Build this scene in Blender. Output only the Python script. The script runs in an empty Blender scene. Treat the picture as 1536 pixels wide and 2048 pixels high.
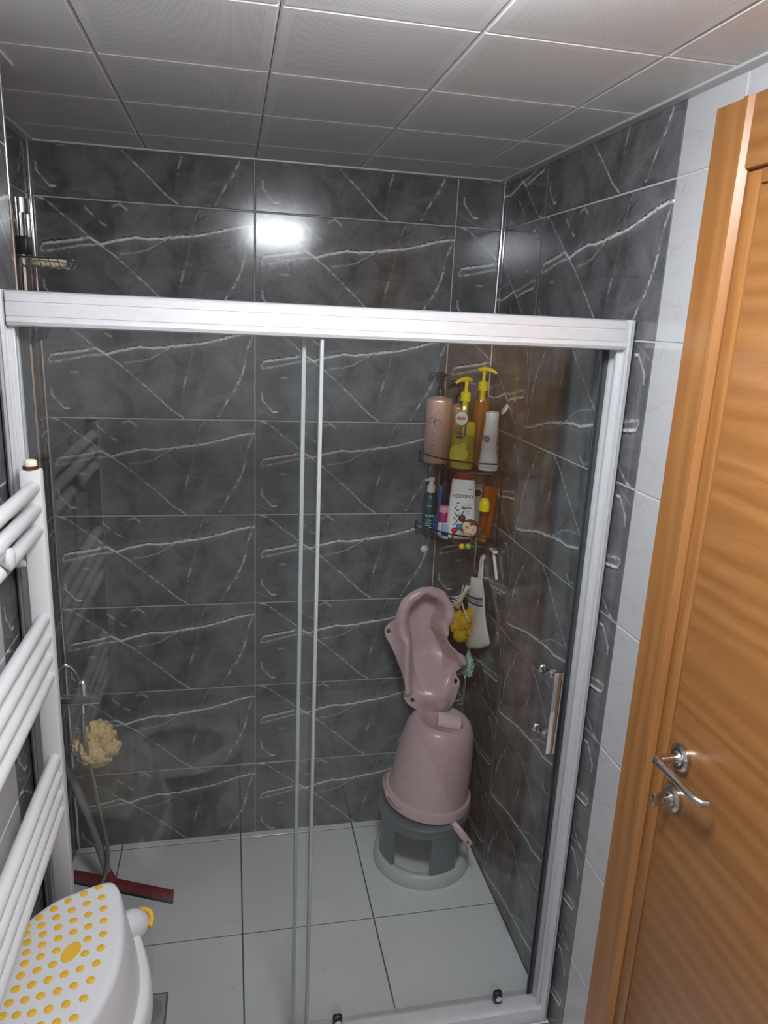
import bpy, bmesh, math, random
from mathutils import Vector, Matrix, noise as mnoise
random.seed(7)
scene = bpy.context.scene
C = scene.collection
PI = math.pi
# ---------------------------------------------------------------- camera
cam_d = bpy.data.cameras.new('camera'); cam = bpy.data.objects.new('camera', cam_d); C.objects.link(cam)
cam.location = (-0.8188, -2.2752, 1.7977); cam.rotation_euler = (1.3120, -0.0448, -0.1995)
cam_d.sensor_fit = 'VERTICAL'; cam_d.sensor_height = 24.0; cam_d.lens = 1462.2 / 2048 * 24.0
cam_d.clip_start = 0.02
scene.camera = cam
# ---------------------------------------------------------------- world, exposure
w = bpy.data.worlds.new('world'); scene.world = w; w.use_nodes = True
w.node_tree.nodes['Background'].inputs[0].default_value = (0.5, 0.5, 0.5, 1)
w.node_tree.nodes['Background'].inputs[1].default_value = 0.05
vs = scene.view_settings
vs.view_transform = 'Standard'; vs.look = 'None'; vs.gamma = 1.0; vs.use_curve_mapping = False
vs.exposure = 1.12
scene.cycles.diffuse_bounces = 6; scene.cycles.max_bounces = 14; scene.cycles.transparent_max_bounces = 24
scene.cycles.use_light_tree = False      # one lamp only
LAMP = 30.0            # strength of the ceiling panel lamp

# ---------------------------------------------------------------- helpers
def srgb(r, g, b):
    f = lambda c: c / 12.92 if c <= 0.04045 else ((c + 0.055) / 1.055) ** 2.4
    return (f(r / 255), f(g / 255), f(b / 255), 1.0)

class NT:
    """small shader node writer"""
    def __init__(s, name):
        s.mat = bpy.data.materials.new(name); s.mat.use_nodes = True
        s.t = s.mat.node_tree; s.t.nodes.clear()
        s.out = s.t.nodes.new('ShaderNodeOutputMaterial')
    def n(s, typ, ins=None, **props):
        nd = s.t.nodes.new(typ)
        for k, v in props.items(): setattr(nd, k, v)
        if ins:
            for k, v in ins.items(): s.set(nd.inputs[k], v)
        return nd
    def set(s, sock, v):
        if isinstance(v, bpy.types.NodeSocket): s.t.links.new(v, sock)
        elif v is not None: sock.default_value = v
    def m(s, op, a, b=None, c=None, clamp=False):
        nd = s.n('ShaderNodeMath', operation=op, use_clamp=clamp)
        s.set(nd.inputs[0], a)
        if b is not None: s.set(nd.inputs[1], b)
        if c is not None: s.set(nd.inputs[2], c)
        return nd.outputs[0]
    def mr(s, v, a, b, c, d):
        nd = s.n('ShaderNodeMapRange', {0: v, 1: a, 2: b, 3: c, 4: d}); nd.clamp = True
        return nd.outputs[0]
    def mix(s, f, a, b, blend='MIX'):
        nd = s.n('ShaderNodeMix', data_type='RGBA', blend_type=blend)
        s.set(nd.inputs[0], f); s.set(nd.inputs[6], a); s.set(nd.inputs[7], b)
        return nd.outputs[2]
    def noise(s, vec, scale, detail=3.0, rough=0.5, dist=0.0):
        nd = s.n('ShaderNodeTexNoise', {'Scale': scale, 'Detail': detail, 'Roughness': rough, 'Distortion': dist})
        if vec is not None: s.set(nd.inputs['Vector'], vec)
        return nd.outputs['Fac']
    def coord(s, kind='Object'): return s.n('ShaderNodeTexCoord').outputs[kind]
    def mapping(s, vec, scale=(1, 1, 1), rot=(0, 0, 0), loc=(0, 0, 0)):
        nd = s.n('ShaderNodeMapping', {'Vector': vec, 'Scale': scale, 'Rotation': rot, 'Location': loc}); return nd.outputs[0]
    def bsdf(s, **kw):
        p = s.n('ShaderNodeBsdfPrincipled')
        for k, v in kw.items(): s.set(p.inputs[k.replace('_', ' ')], v)
        s.t.links.new(p.outputs[0], s.out.inputs[0]); return p
    def bump(s, h, strength=0.2, dist=0.002):
        return s.n('ShaderNodeBump', {'Height': h, 'Strength': strength, 'Distance': dist}).outputs[0]

MATS = {}
def pm(name, col, rough=0.4, metal=0.0, var=0.06, nscale=30.0, bump=0.0, trans=0.0, ior=1.45, coat=0.0, sub=0.0):
    """principled material with a little procedural colour and relief variation"""
    if name in MATS: return MATS[name]
    s = NT(name); co = s.coord()
    f = s.noise(co, nscale, 2)
    c1 = tuple(min(1, x * (1 - var)) for x in col[:3]) + (1,); c2 = tuple(min(1, x * (1 + var)) for x in col[:3]) + (1,)
    kw = dict(Base_Color=s.mix(f, c1, c2), Roughness=s.mr(f, 0.2, 0.8, max(0, rough - 0.04), rough + 0.04), Metallic=metal, IOR=ior)
    if trans: kw['Transmission_Weight'] = trans
    if coat: kw['Coat_Weight'] = coat
    if sub: kw['Subsurface_Weight'] = sub; kw['Subsurface_Radius'] = (0.01, 0.01, 0.01)
    if bump: kw['Normal'] = s.bump(f, bump, 0.003)
    s.bsdf(**kw); MATS[name] = s.mat; return s.mat

def set_props(o, label=None, cat=None, group=None, kind=None):
    if label: o['label'] = label
    if cat: o['category'] = cat
    if group: o['group'] = group
    if kind: o['kind'] = kind
    return o

def empty(name, loc=(0, 0, 0), rot=(0, 0, 0), label=None, cat=None, group=None, kind=None):
    o = bpy.data.objects.new(name, None); C.objects.link(o); o.empty_display_size = 0.05
    o.location = loc; o.rotation_euler = rot
    return set_props(o, label, cat, group, kind)

class B:
    """collects shapes into one mesh"""
    def __init__(s): s.bm = bmesh.new()
    def face(s, vs):
        try: return s.bm.faces.new(vs)
        except ValueError: return None
    def box(s, x0, x1, y0, y1, z0, z1, bev=0.0, seg=2):
        r = bmesh.ops.create_cube(s.bm, size=1.0)
        vs = r['verts']
        for v in vs:
            v.co = Vector((x0 + (v.co.x + .5) * (x1 - x0), y0 + (v.co.y + .5) * (y1 - y0), z0 + (v.co.z + .5) * (z1 - z0)))
        if bev:
            es = {e for v in vs for e in v.link_edges}
            bmesh.ops.bevel(s.bm, geom=list(es), offset=bev, segments=seg, affect='EDGES', profile=0.5)
        return s
    def rings(s, rings, cap0=True, cap1=True, closed=False):
        rv = [[s.bm.verts.new(p) for p in r] for r in rings]
        n = len(rv[0]); m = len(rv)
        for i in range(m if closed else m - 1):
            a, b = rv[i], rv[(i + 1) % m]
            for j in range(n): s.face((a[j], a[(j + 1) % n], b[(j + 1) % n], b[j]))
        if not closed:
            if cap0: s.face(list(reversed(rv[0])))
            if cap1: s.face(rv[-1])
        return s
    def loft(s, secs, n=32, e=2.0, cap0=True, cap1=True, cx=0, cy=0):
        R = []
        for sec in secs:
            z, rx, ry = sec[:3]; ox = sec[3] if len(sec) > 3 else 0; oy = sec[4] if len(sec) > 4 else 0
            r = []
            for k in range(n):
                a = 2 * PI * k / n; c, si = math.cos(a), math.sin(a)
                r.append((cx + ox + rx * math.copysign(abs(c) ** (2 / e), c), cy + oy + ry * math.copysign(abs(si) ** (2 / e), si), z))
            R.append(r)
        return s.rings(R, cap0, cap1)
    def lathe(s, prof, n=40, cap0=True, cap1=True, a0=0.0, a1=2 * PI, M=None):
        full = abs(a1 - a0) > 2 * PI - 1e-4
        R = []
        for r, z in prof:
            R.append([(r * math.cos(a0 + (a1 - a0) * k / (n if full else n - 1)), r * math.sin(a0 + (a1 - a0) * k / (n if full else n - 1)), z) for k in range(n)])
        if M is not None: R = [[tuple(M @ Vector(p)) for p in r] for r in R]
        return s.rings(R, cap0, cap1)
    def frame(s, d):
        d = d.normalized(); up = Vector((0, 0, 1)) if abs(d.z) < 0.95 else Vector((1, 0, 0))
        x = d.cross(up).normalized(); return x, x.cross(d).normalized()
    def cyl(s, p0, p1, r0, r1=None, n=24, cap0=True, cap1=True):
        r1 = r0 if r1 is None else r1; p0, p1 = Vector(p0), Vector(p1); x, y = s.frame(p1 - p0)
        R = [[tuple(p + (x * math.cos(2 * PI * k / n) + y * math.sin(2 * PI * k / n)) * r) for k in range(n)] for p, r in ((p0, r0), (p1, r1))]
        return s.rings(R, cap0, cap1)
    def rod(s, p0, p1, r, n=20, e=0.25):
        """cylinder with rounded ends"""
        p0, p1 = Vector(p0), Vector(p1); d = (p1 - p0).normalized(); x, y = s.frame(d); h = r * e
        R = []
        for p, sg in ((p0, 1), (p1, -1)):
            st = [(0.0, r - h), (h * 0.3, r - h * 0.3), (h, r)]
            if sg < 0: st = st[::-1]
            for off, rr in st:
                q = p + d * sg * off
                R.append([tuple(q + (x * math.cos(2 * PI * k / n) + y * math.sin(2 * PI * k / n)) * rr) for k in range(n)])
        return s.rings(R)
    def tube(s, pts, r, n=10, closed=False, smooth=0):
        P = [Vector(p) for p in pts]
        for _ in range(smooth):
            Q = []
            for i in range(len(P) - (0 if closed else 1)):
                a, b = P[i], P[(i + 1) % len(P)]; Q += [a * .75 + b * .25, a * .25 + b * .75]
            if not closed: Q = [P[0]] + Q + [P[-1]]
            P = Q
        R = []; xprev = None; m = len(P)
        for i, p in enumerate(P):
            d = (P[(i + 1) % m] - P[i - 1]) if (closed or 0 < i < m - 1) else (P[1] - P[0] if i == 0 else P[-1] - P[-2])
            d.normalize()
            if xprev is None: x, y = s.frame(d)
            else:
                x = xprev - d * xprev.dot(d)
                x = x.normalized() if x.length > 1e-6 else s.frame(d)[0]
                y = x.cross(d)
            xprev = x
            rr = r[i] if isinstance(r, (list, tuple)) else r
            R.append([tuple(p + (x * math.cos(2 * PI * k / n) + y * math.sin(2 * PI * k / n)) * rr) for k in range(n)])
        return s.rings(R, closed=closed)
    def ball(s, c, r, sx=1, sy=1, sz=1, sub=2, jitter=0):
        g = bmesh.ops.create_icosphere(s.bm, subdivisions=sub, radius=1.0)
        for v in g['verts']:
            k = 1 + (mnoise.noise(v.co * 2.3 + Vector(c) * 7) * jitter if jitter else 0)
            v.co = Vector((c[0] + v.co.x * r * sx * k, c[1] + v.co.y * r * sy * k, c[2] + v.co.z * r * sz * k))
        return s
    def prism(s, poly, axis, a, b):
        """2D polygon extruded along an axis: poly in the other two axes in order"""
        def P(p, t):
            return {'x': (t, p[0], p[1]), 'y': (p[0], t, p[1]), 'z': (p[0], p[1], t)}[axis]
        s.rings([[P(p, a) for p in poly], [P(p, b) for p in poly]]); return s
    def build(s, name, mat, parent=None, world=True, smooth=35, loc=None, rot=None, uv=None):
        bmesh.ops.recalc_face_normals(s.bm, faces=s.bm.faces)
        me = bpy.data.meshes.new(name)
        if parent is not None and world:
            off = Vector(parent.location); p = parent.parent
            while p is not None: off += Vector(p.location); p = p.parent
            for v in s.bm.verts: v.co -= off
        if uv is not None:
            L = s.bm.loops.layers.uv.new('UVMap')
            for f in s.bm.faces:
                for l in f.loops: l[L].uv = uv(l.vert.co)
        s.bm.to_mesh(me); s.bm.free()
        me.materials.append(mat)
        if smooth:
            for p in me.polygons: p.use_smooth = True
            me.set_sharp_from_angle(angle=math.radians(smooth))
        o = bpy.data.objects.new(name, me); C.objects.link(o)
        if parent is not None: o.parent = parent
        if loc is not None: o.location = loc
        if rot is not None: o.rotation_euler = rot
        return o

def solidify(o, t, off=-1.0, sub=0):
    if sub:
        m = o.modifiers.new('sub', 'SUBSURF'); m.levels = sub; m.render_levels = sub
    m = o.modifiers.new('solid', 'SOLIDIFY'); m.thickness = t; m.offset = off

def text_mesh(txt, size, name, mat, parent, warp, bold=0.0, align='CENTER'):
    cu = bpy.data.curves.new('t', 'FONT'); cu.body = txt; cu.size = size; cu.align_x = align; cu.align_y = 'CENTER'; cu.offset = bold; cu.resolution_u = 3
    to = bpy.data.objects.new('t', cu); C.objects.link(to)
    dg = bpy.context.evaluated_depsgraph_get(); dg.update()
    me = bpy.data.meshes.new_from_object(to.evaluated_get(dg))
    bpy.data.objects.remove(to); bpy.data.curves.remove(cu)
    for v in me.vertices: v.co = warp(v.co.x, v.co.y)
    me.materials.clear(); me.materials.append(mat); me.name = name
    o = bpy.data.objects.new(name, me); C.objects.link(o); o.parent = parent
    return o

def interp(tab, t):
    for (a, x), (c, y) in zip(tab, tab[1:]):
        if a <= t <= c: k = (t - a) / (c - a); return x + (y - x) * k
    return tab[-1][1]
# ---------------------------------------------------------------- materials
def marble_dark():
    s = NT('dark_marble_tile')
    uvn = s.n('ShaderNodeUVMap'); uvn.uv_map = 'UVMap'
    sep = s.n('ShaderNodeSeparateXYZ', {0: uvn.outputs[0]}); u0, v0 = sep.outputs[0], sep.outputs[1]
    p2 = s.n('ShaderNodeCombineXYZ', {0: s.m('MULTIPLY', u0, 2.0), 1: v0, 2: 0.0}).outputs[0]
    wob = s.m('SUBTRACT', s.noise(p2, 22, 3, 0.65), 0.5)
    wob2 = s.m('SUBTRACT', s.noise(s.mapping(p2, loc=(5, 3, 0)), 60, 2, 0.7), 0.5)
    u = s.m('ADD', u0, s.m('MULTIPLY', wob, 0.012)); v = s.m('ADD', v0, s.m('MULTIPLY', wob, 0.03))
    v = s.m('ADD', v, s.m('MULTIPLY', wob2, 0.015)); u = s.m('ADD', u, s.m('MULTIPLY', wob2, 0.011))
    brk = s.noise(s.mapping(p2, loc=(2, 9, 0)), 14, 2, 0.6)
    def dist(axis, pts):
        pts = sorted(pts, key=lambda q: q[0 if axis == 'u' else 1])
        fc = s.n('ShaderNodeFloatCurve'); cv = fc.mapping.curves[0]
        xy = [(p[0], p[1]) if axis == 'u' else (p[1], p[0]) for p in pts]
        for i, (a, b) in enumerate(xy):
            pt = cv.points[i] if i < 2 else cv.points.new(a, b)
            pt.location = (a, b); pt.handle_type = 'VECTOR'
        # the first two default points sit at the ends; rewrite in order
        for pt, (a, b) in zip(cv.points, xy): pt.location = (a, b)
        fc.mapping.update()
        t, q = (u, v) if axis == 'u' else (v, u)
        s.set(fc.inputs['Value'], t)
        d = s.m('ABSOLUTE', s.m('SUBTRACT', q, fc.outputs[0]))
        if axis == 'v': d = s.m('MULTIPLY', d, 2.0)
        lo, hi = xy[0][0], xy[-1][0]
        mask = s.m('MULTIPLY', s.mr(t, lo - .004, lo + .004, 0, 1), s.mr(t, hi - .004, hi + .004, 1, 0))
        return d, mask
    def vein(axis, pts, width, k, b0=0.3, b1=0.55):
        d, mask = dist(axis, pts)
        a = s.mr(d, width * 0.25, width, 1, 0)
        a = s.m('MULTIPLY', s.m('MULTIPLY', a, mask), k)
        return s.m('MULTIPLY', a, s.mr(brk, b0, b1, 0.12, 1.0))
    main_up = [(0.03, .46), (.04, .412), (.063, .392), (.14, .372), (.205, .348), (.245, .322)]
    main_lo = [(.033, .468), (.083, .458), (.137, .435), (.203, .402), (.28, .385)]
    main = [(.245, .325), (.292, .382), (.358, .342), (.448, .302), (.515, .308), (.583, .292), (.652, .272), (.743, .248), (.813, .212), (.883, .172), (.93, .148), (.999, .128)]
    diag = [(.022, 0.0), (.065, .025), (.102, .085), (.147, .162), (.187, .215), (.232, .302), (.292, .385), (.345, .462), (.398, .552), (.452, .652), (.485, .705), (.535, .802), (.588, .905), (.65, .99)]
    bead = [(.988, .16), (.965, .282), (.953, .352), (.95, .445), (.932, .552), (.908, .672), (.873, .775), (.845, .868), (.82, .97)]
    thin = [(.593, .302), (.542, .358), (.502, .408), (.445, .442), (.378, .458)]
    dark = [(.83, .0), (.745, .108), (.652, .212), (.593, .315), (.525, .405), (.455, .525), (.373, .645)]
    vert = [(.745, .012), (.728, .068), (.712, .182), (.703, .292), (.683, .475), (.665, .615), (.648, .73)]
    white = [vein('u', main_up, .020, .9), vein('u', main_lo, .016, .55), vein('u', main, .018, 1.05, .28, .48), vein('u', diag, .014, .7, .38, .6),
             vein('v', bead, .018, .62, .44, .6), vein('u', thin, .011, .4), vein('v', vert, .010, .24, .45, .62),
             vein('u', [(.35, .045), (.388, .02), (.42, .07)], .020, .42), vein('u', [(.232, .07), (.27, .135)], .020, .36),
             vein('u', [(.29, .18), (.325, .22)], .018, .45), vein('v', [(.035, .715), (.037, .788), (.062, .845), (.085, .9)], .016, .6),
             vein('u', [(.085, .908), (.115, .908)], .014, .8), vein('u', [(.127, .558), (.165, .565)], .02, .3),
             vein('v', [(.665, .562), (.648, .692)], .012, .4), vein('u', [(.0, .87), (.12, .99)], .012, .12)]
    amt = white[0]
    for x in white[1:]: amt = s.m('MAXIMUM', amt, x)
    halo = None
    for pts, wd, k in ((main, .075, .16), (main_up, .07, .12), (main_lo, .07, .10), (diag, .03, .08)):
        d, mask = dist('u', pts); h = s.m('MULTIPLY', s.m('MULTIPLY', s.mr(d, 0, wd, 1, 0), mask), k)
        halo = h if halo is None else s.m('MAXIMUM', halo, h)
    dk = None
    for pts, wd, k in (([(a, b - .016) for a, b in main_up], .011, .9), ([(a, b - .014) for a, b in main[1:]], .009, .8), (dark, .009, .55), ([(.455, .52), (.7, .56), (.98, .6)], .008, .25), ([(.02, .3), (.3, .62), (.4, .85)], .01, .15)):
        d, mask = dist('u', sorted(pts)); h = s.m('MULTIPLY', s.m('MULTIPLY', s.mr(d, wd * .3, wd, 1, 0), mask), s.mr(brk, .38, .52, 0, k))
        dk = h if dk is None else s.m('MAXIMUM', dk, h)
    cloud = s.noise(p2, 3.2, 4, 0.6, 0.6)
    fine = s.noise(p2, 30, 3, 0.75)
    vor = s.n('ShaderNodeTexVoronoi', {'Vector': s.mapping(p2, scale=(3.2, 1.7, 1)), 'Scale': 1.0, 'Randomness': 0.75}, distance='CHEBYCHEV')
    patch = s.n('ShaderNodeSeparateColor', {0: vor.outputs['Color']}).outputs[0]
    tone = s.m('ADD', s.mr(cloud, .32, .68, .62, 1.28), s.m('MULTIPLY', s.m('SUBTRACT', patch, .5), .32))
    tone = s.m('MULTIPLY', tone, s.mr(fine, .25, .75, .88, 1.12))
    base = s.n('ShaderNodeVectorMath', operation='SCALE'); base.inputs[0].default_value = (0.132, 0.134, 0.136); s.set(base.inputs[3], tone)
    col = s.mix(halo, base.outputs[0], (0.5, 0.5, 0.5, 1))
    col = s.mix(s.m('MINIMUM', amt, 1.0), col, (0.72, 0.72, 0.71, 1))
    col = s.mix(dk, col, (0.012, 0.012, 0.013, 1))
    s.bsdf(Base_Color=col, Roughness=s.mr(fine, .3, .7, .11, .18), Normal=s.bump(s.noise(p2, 9, 2), .03, .002), IOR=1.5)
    return s.mat

def marble_white(name, base, veincol, rough, scale=1.0, k=0.5):
    s = NT(name)
    uvn = s.n('ShaderNodeUVMap'); uvn.uv_map = 'UVMap'
    p = s.mapping(uvn.outputs[0], scale=(2 * scale, scale, 1))
    n1 = s.noise(p, 2.2, 4, .6, 1.2)
    v1 = s.mr(s.m('ABSOLUTE', s.m('SUBTRACT', n1, .5)), .0, .012, 1, 0)
    n2 = s.noise(s.mapping(p, loc=(7, 3, 0), scale=(.5, 1.5, 1)), 1.8, 3, .55, .8)
    v2 = s.mr(s.m('ABSOLUTE', s.m('SUBTRACT', n2, .52)), .0, .02, .7, 0)
    gate = s.mr(s.noise(s.mapping(p, loc=(1, 8, 0)), 3.0, 2), .48, .62, 0, 1)
    a = s.m('MULTIPLY', s.m('MULTIPLY', s.m('MAXIMUM', v1, v2), gate), k)
    cloud = s.noise(p, 2.5, 1)
    c0 = tuple(x * .95 for x in base[:3]) + (1,)
    s.bsdf(Base_Color=s.mix(a, s.mix(cloud, c0, base), veincol), Roughness=rough, IOR=1.5)
    return s.mat

def wood(name, axis):
    """varnished wood, grain running along 'y' or 'z'"""
    s = NT(name); co = s.coord()
    st = 1.6
    sc = {'z': (26, 26, st), 'y': (26, st, 26)}[axis]
    p = s.mapping(co, scale=sc)
    n1 = s.noise(p, 1.0, 5, .6, .9)
    n2 = s.noise(s.mapping(co, scale={'z': (7, 7, .5), 'y': (7, .5, 7)}[axis]), 1.0, 3, .5, 1.6)
    wv = s.n('ShaderNodeTexWave', {'Vector': s.mapping(co, scale={'z': (1, 1, .12), 'y': (.1, .1, 1)}[axis], rot=(.05, .05, .03)), 'Scale': 7.0, 'Distortion': 9.0, 'Detail': 3.0, 'Detail Scale': 1.2},
             bands_direction={'z': 'Y', 'y': 'Z'}[axis]).outputs['Fac']
    fleck = s.noise(s.mapping(co, scale={'z': (300, 300, 18), 'y': (300, 18, 300)}[axis]), 1.0, 2, .5)
    f = s.m('ADD', s.m('MULTIPLY', n1, .5), s.m('ADD', s.m('MULTIPLY', n2, .35), s.m('MULTIPLY', wv, .25)))
    col = s.mix(s.mr(f, .3, .85, 0, 1), srgb(146, 96, 50), srgb(178, 124, 72))
    col = s.mix(s.mr(fleck, .55, .75, 0, .35), col, srgb(128, 80, 40))
    s.bsdf(Base_Color=col, Roughness=s.mr(n1, .3, .7, .28, .36), Normal=s.bump(n1, .06, .001), IOR=1.45)
    return s.mat

def ceiling_mat():
    s = NT('perforated_ceiling_panel'); co = s.coord()
    sep = s.n('ShaderNodeSeparateXYZ', {0: co})
    P = 0.0033
    fx = s.m('SUBTRACT', s.m('FRACT', s.m('DIVIDE', sep.outputs[0], P)), .5); fy = s.m('SUBTRACT', s.m('FRACT', s.m('DIVIDE', sep.outputs[1], P)), .5)
    r = s.m('SQRT', s.m('ADD', s.m('MULTIPLY', fx, fx), s.m('MULTIPLY', fy, fy)))
    hole = s.mr(r, .22, .30, 1, 0)
    inx = s.m('LESS_THAN', s.m('ABSOLUTE', sep.outputs[0]), .128); iny = s.m('LESS_THAN', s.m('ABSOLUTE', sep.outputs[1]), .128)
    hole = s.m('MULTIPLY', s.m('MULTIPLY', hole, inx), iny)
    n = s.noise(co, 3, 3)
    col = s.mix(hole, s.mix(n, (.66, .66, .66, 1), (.70, .70, .70, 1)), (.40, .40, .40, 1))
    s.bsdf(Base_Color=col, Roughness=.42)
    return s.mat

def glass_mat():
    s = NT('shower_glass'); co = s.coord()
    lw = s.n('ShaderNodeLayerWeight', {'Blend': .5}).outputs['Facing']
    fr = s.m('ADD', .042, s.m('MULTIPLY', .958, s.m('POWER', lw, 5.0)))
    tr = s.n('ShaderNodeBsdfTransparent', {0: (.978, .99, .986, 1)})
    gl = s.n('ShaderNodeBsdfGlossy', {'Color': (1, 1, 1, 1), 'Roughness': 0.0})
    mx = s.n('ShaderNodeMixShader'); s.set(mx.inputs[0], fr); s.set(mx.inputs[1], tr.outputs[0]); s.set(mx.inputs[2], gl.outputs[0])
    # dried water marks: very slightly cloudier glass here and there
    film = s.mr(s.noise(s.mapping(co, scale=(1, 1, .6)), 3.0, 1), .35, .75, 0, 1)
    s.set(tr.inputs[0], s.mix(film, (.982, .992, .988, 1), (.962, .974, .970, 1)))
    s.t.links.new(mx.outputs[0], s.out.inputs[0]); return s.mat

def alu_mat(name, axis, col, stain=True):
    s = NT(name); co = s.coord()
    br = s.noise(s.mapping(co, scale={'x': (3, 400, 400), 'z': (400, 400, 3)}[axis]), 1.0, 3)
    st = s.noise(s.mapping(co, scale={'x': (40, 90, 90), 'z': (90, 90, 30)}[axis]), 1.0, 5, .7)
    f = s.mr(st, .45, .7, 0, 1) if stain else 0.0
    c = s.mix(s.m('MULTIPLY', f, .35) if stain else 0.0, col, tuple(x * .78 for x in col[:3]) + (1,))
    s.bsdf(Base_Color=c, Metallic=.3, Roughness=s.mr(br, .3, .7, .30, .42), Normal=s.bump(br, .08, .0005))
    return s.mat

M_DARK = marble_dark()
M_WHITE = marble_white('white_wall_tile', (.52, .525, .53, 1), (.33, .33, .335, 1), .16, 1.0, .38)
M_FLOOR = marble_white('floor_tile_grey', (.76, .77, .765, 1), (.86, .87, .865, 1), .22, 1.3, .5)
M_WOODV = wood('wood_vertical_grain', 'z'); M_WOODH = wood('wood_horizontal_grain', 'y')
M_CEIL = ceiling_mat(); M_GLASS = glass_mat()
M_ALU = alu_mat('brushed_aluminium_rail', 'x', (.66, .665, .68, 1)); M_ALUZ = alu_mat('brushed_aluminium_upright', 'z', (.66, .665, .68, 1))
M_GROUT = pm('grey_grout', (.46, .46, .46), .8, var=.15, nscale=80, bump=.2)
M_GROUTW = pm('pale_grout', (.55, .55, .55), .8, var=.1, nscale=80)
M_GROUTF = pm('dark_floor_grout', (.13, .13, .125), .8, var=.3, nscale=60)
M_CHROME = pm('chrome', (.82, .82, .84), .07, 1.0, var=.03)
M_CHROMED = pm('worn_chrome', (.82, .82, .83), .2, 1.0, var=.15, nscale=60)
M_STEEL = pm('brushed_nickel', (.62, .58, .53), .22, 1.0, var=.06, nscale=120)
M_TRIMG = pm('ceiling_edge_trim', (.55, .545, .54), .4, .2, var=.04)
M_ENAMEL = pm('white_enamel', (.66, .665, .67), .35, var=.01, nscale=2)
M_SEAL = pm('clear_plastic_seal', (.55, .58, .575), .35, var=.1, trans=.35)
M_SEALD = pm('dark_rubber_seal', (.06, .065, .07), .4, var=.2)
M_BLACKW = pm('black_coated_wire', (.012, .012, .014), .35, var=.2)
M_PINK = pm('pink_plastic', srgb(204, 173, 173), .28, var=.03, nscale=8, coat=.1)
M_PINKS = pm('pink_soap', srgb(230, 208, 206), .45, var=.05, nscale=40, bump=.05)
M_GREYP = pm('slate_grey_plastic', srgb(92, 101, 104), .38, var=.05)
M_WHITEP = pm('white_plastic', srgb(214, 216, 219), .3, var=.01, nscale=3)
M_CREAM = pm('cream_soap', srgb(226, 214, 184), .5, var=.08, bump=.1)
M_TAN = pm('tan_sponge', srgb(228, 200, 152), .9, var=.25, nscale=120, bump=.6)

# ---------------------------------------------------------------- setting: walls of separate tiles
Z1 = 2.0765                        # uppermost tile joint; joints lie 0.3 m apart below it
CEIL = 2.2125
J = 0.0019                         # half joint
def tile_mesh(w_, h_, uvr, mat, cache={}):
    key = (round(w_, 4), round(h_, 4), uvr, mat.name)
    if key in cache: return cache[key]
    c = 0.0012; D = 0.008
    x0, x1, z0, z1 = J, w_ - J, J, h_ - J
    V = [(x0, D, z0), (x1, D, z0), (x1, D, z1), (x0, D, z1), (x0, c, z0), (x1, c, z0), (x1, c, z1), (x0, c, z1),
         (x0 + c, 0, z0 + c), (x1 - c, 0, z0 + c), (x1 - c, 0, z1 - c), (x0 + c, 0, z1 - c)]
    F = [(8, 9, 10, 11), (4, 5, 9, 8), (5, 6, 10, 9), (6, 7, 11, 10), (7, 4, 8, 11), (0, 1, 5, 4), (1, 2, 6, 5), (2, 3, 7, 6), (3, 0, 4, 7)]
    me = bpy.data.meshes.new('tile'); me.from_pydata(V, [], F)
    ul, ur, vt, vb = uvr
    L = me.uv_layers.new(name='UVMap')
    for lp in me.loops:
        co = me.vertices[lp.vertex_index].co
        a = co.x / w_; b = 1 - co.z / h_
        L.data[lp.index].uv = (ul + (ur - ul) * a, vt + (vb - vt) * b)
    me.materials.append(mat); cache[key] = me; return me

def wall(name, origin, rz, length, z0, z1, tiles, grout, thick=0.06, slab_from=0.0, label=None):
    b = B(); b.box(slab_from, length, J, thick, z0, z1)
    o = b.build(name, grout, smooth=0); o.location = origin; o.rotation_euler = (0, 0, rz)
    set_props(o, label=label, kind='structure')
    for (s0, s1, a, c, uvr, mat) in tiles:
        t = bpy.data.objects.new('tile', tile_mesh(s1 - s0, c - a, uvr, mat)); C.objects.link(t)
        t.parent = o; t.location = (s0, 0, a)
    return o

rows = [(Z1, CEIL + .01, 1 - (CEIL + .01 - Z1) / .3, 1.0)]
for k in range(6): rows.append((Z1 - .3 * (k + 1), Z1 - .3 * k, 0.0, 1.0))
rows.append((0.0 - .02, Z1 - 1.8, 0.0, (Z1 - 1.8 + .02) / .3))

# back wall
T = []
for (a, c, vt, vb) in rows:
    for (s0, s1, ul, ur) in ((0, .6, 0, 1), (.6, 1.2, 0, 1), (1.2, 1.349, 0, .2483)):
        T.append((s0, s1, a, c, (ul, ur, vt, vb), M_DARK))
wall('wall_back', (-1.349, 0, 0), 0, 1.349, -.02, CEIL + .01, T, M_GROUT)
# right wall (local x runs from the corner towards the camera)
T = []
for i, (a, c, vt, vb) in enumerate(rows):
    T.append((0, .316, a, c, (.5267, 0, 1 - vt, 1 - vb), M_DARK))
    if i < 2: T.append((.316, .931, a, c, (0, 1, vt, vb), M_DARK))
    else: T.append((.316, .931, a, c, (1, 0, 1 - vt, 1 - vb), M_DARK))
    T.append((.931, 1.1, a, c, (.0, .28, vt, vb), M_WHITE))
    if i == 0: T.append((1.1, 2.15, a + .09, c, (0, 1, vt, vb), M_WHITE))
    T.append((2.08, 2.62, a, c, (.1, 1, vt, vb), M_WHITE))
wall('wall_right', (0, 0, 0), -PI / 2, 2.62, -.02, CEIL + .01, T, M_GROUTW)
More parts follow.
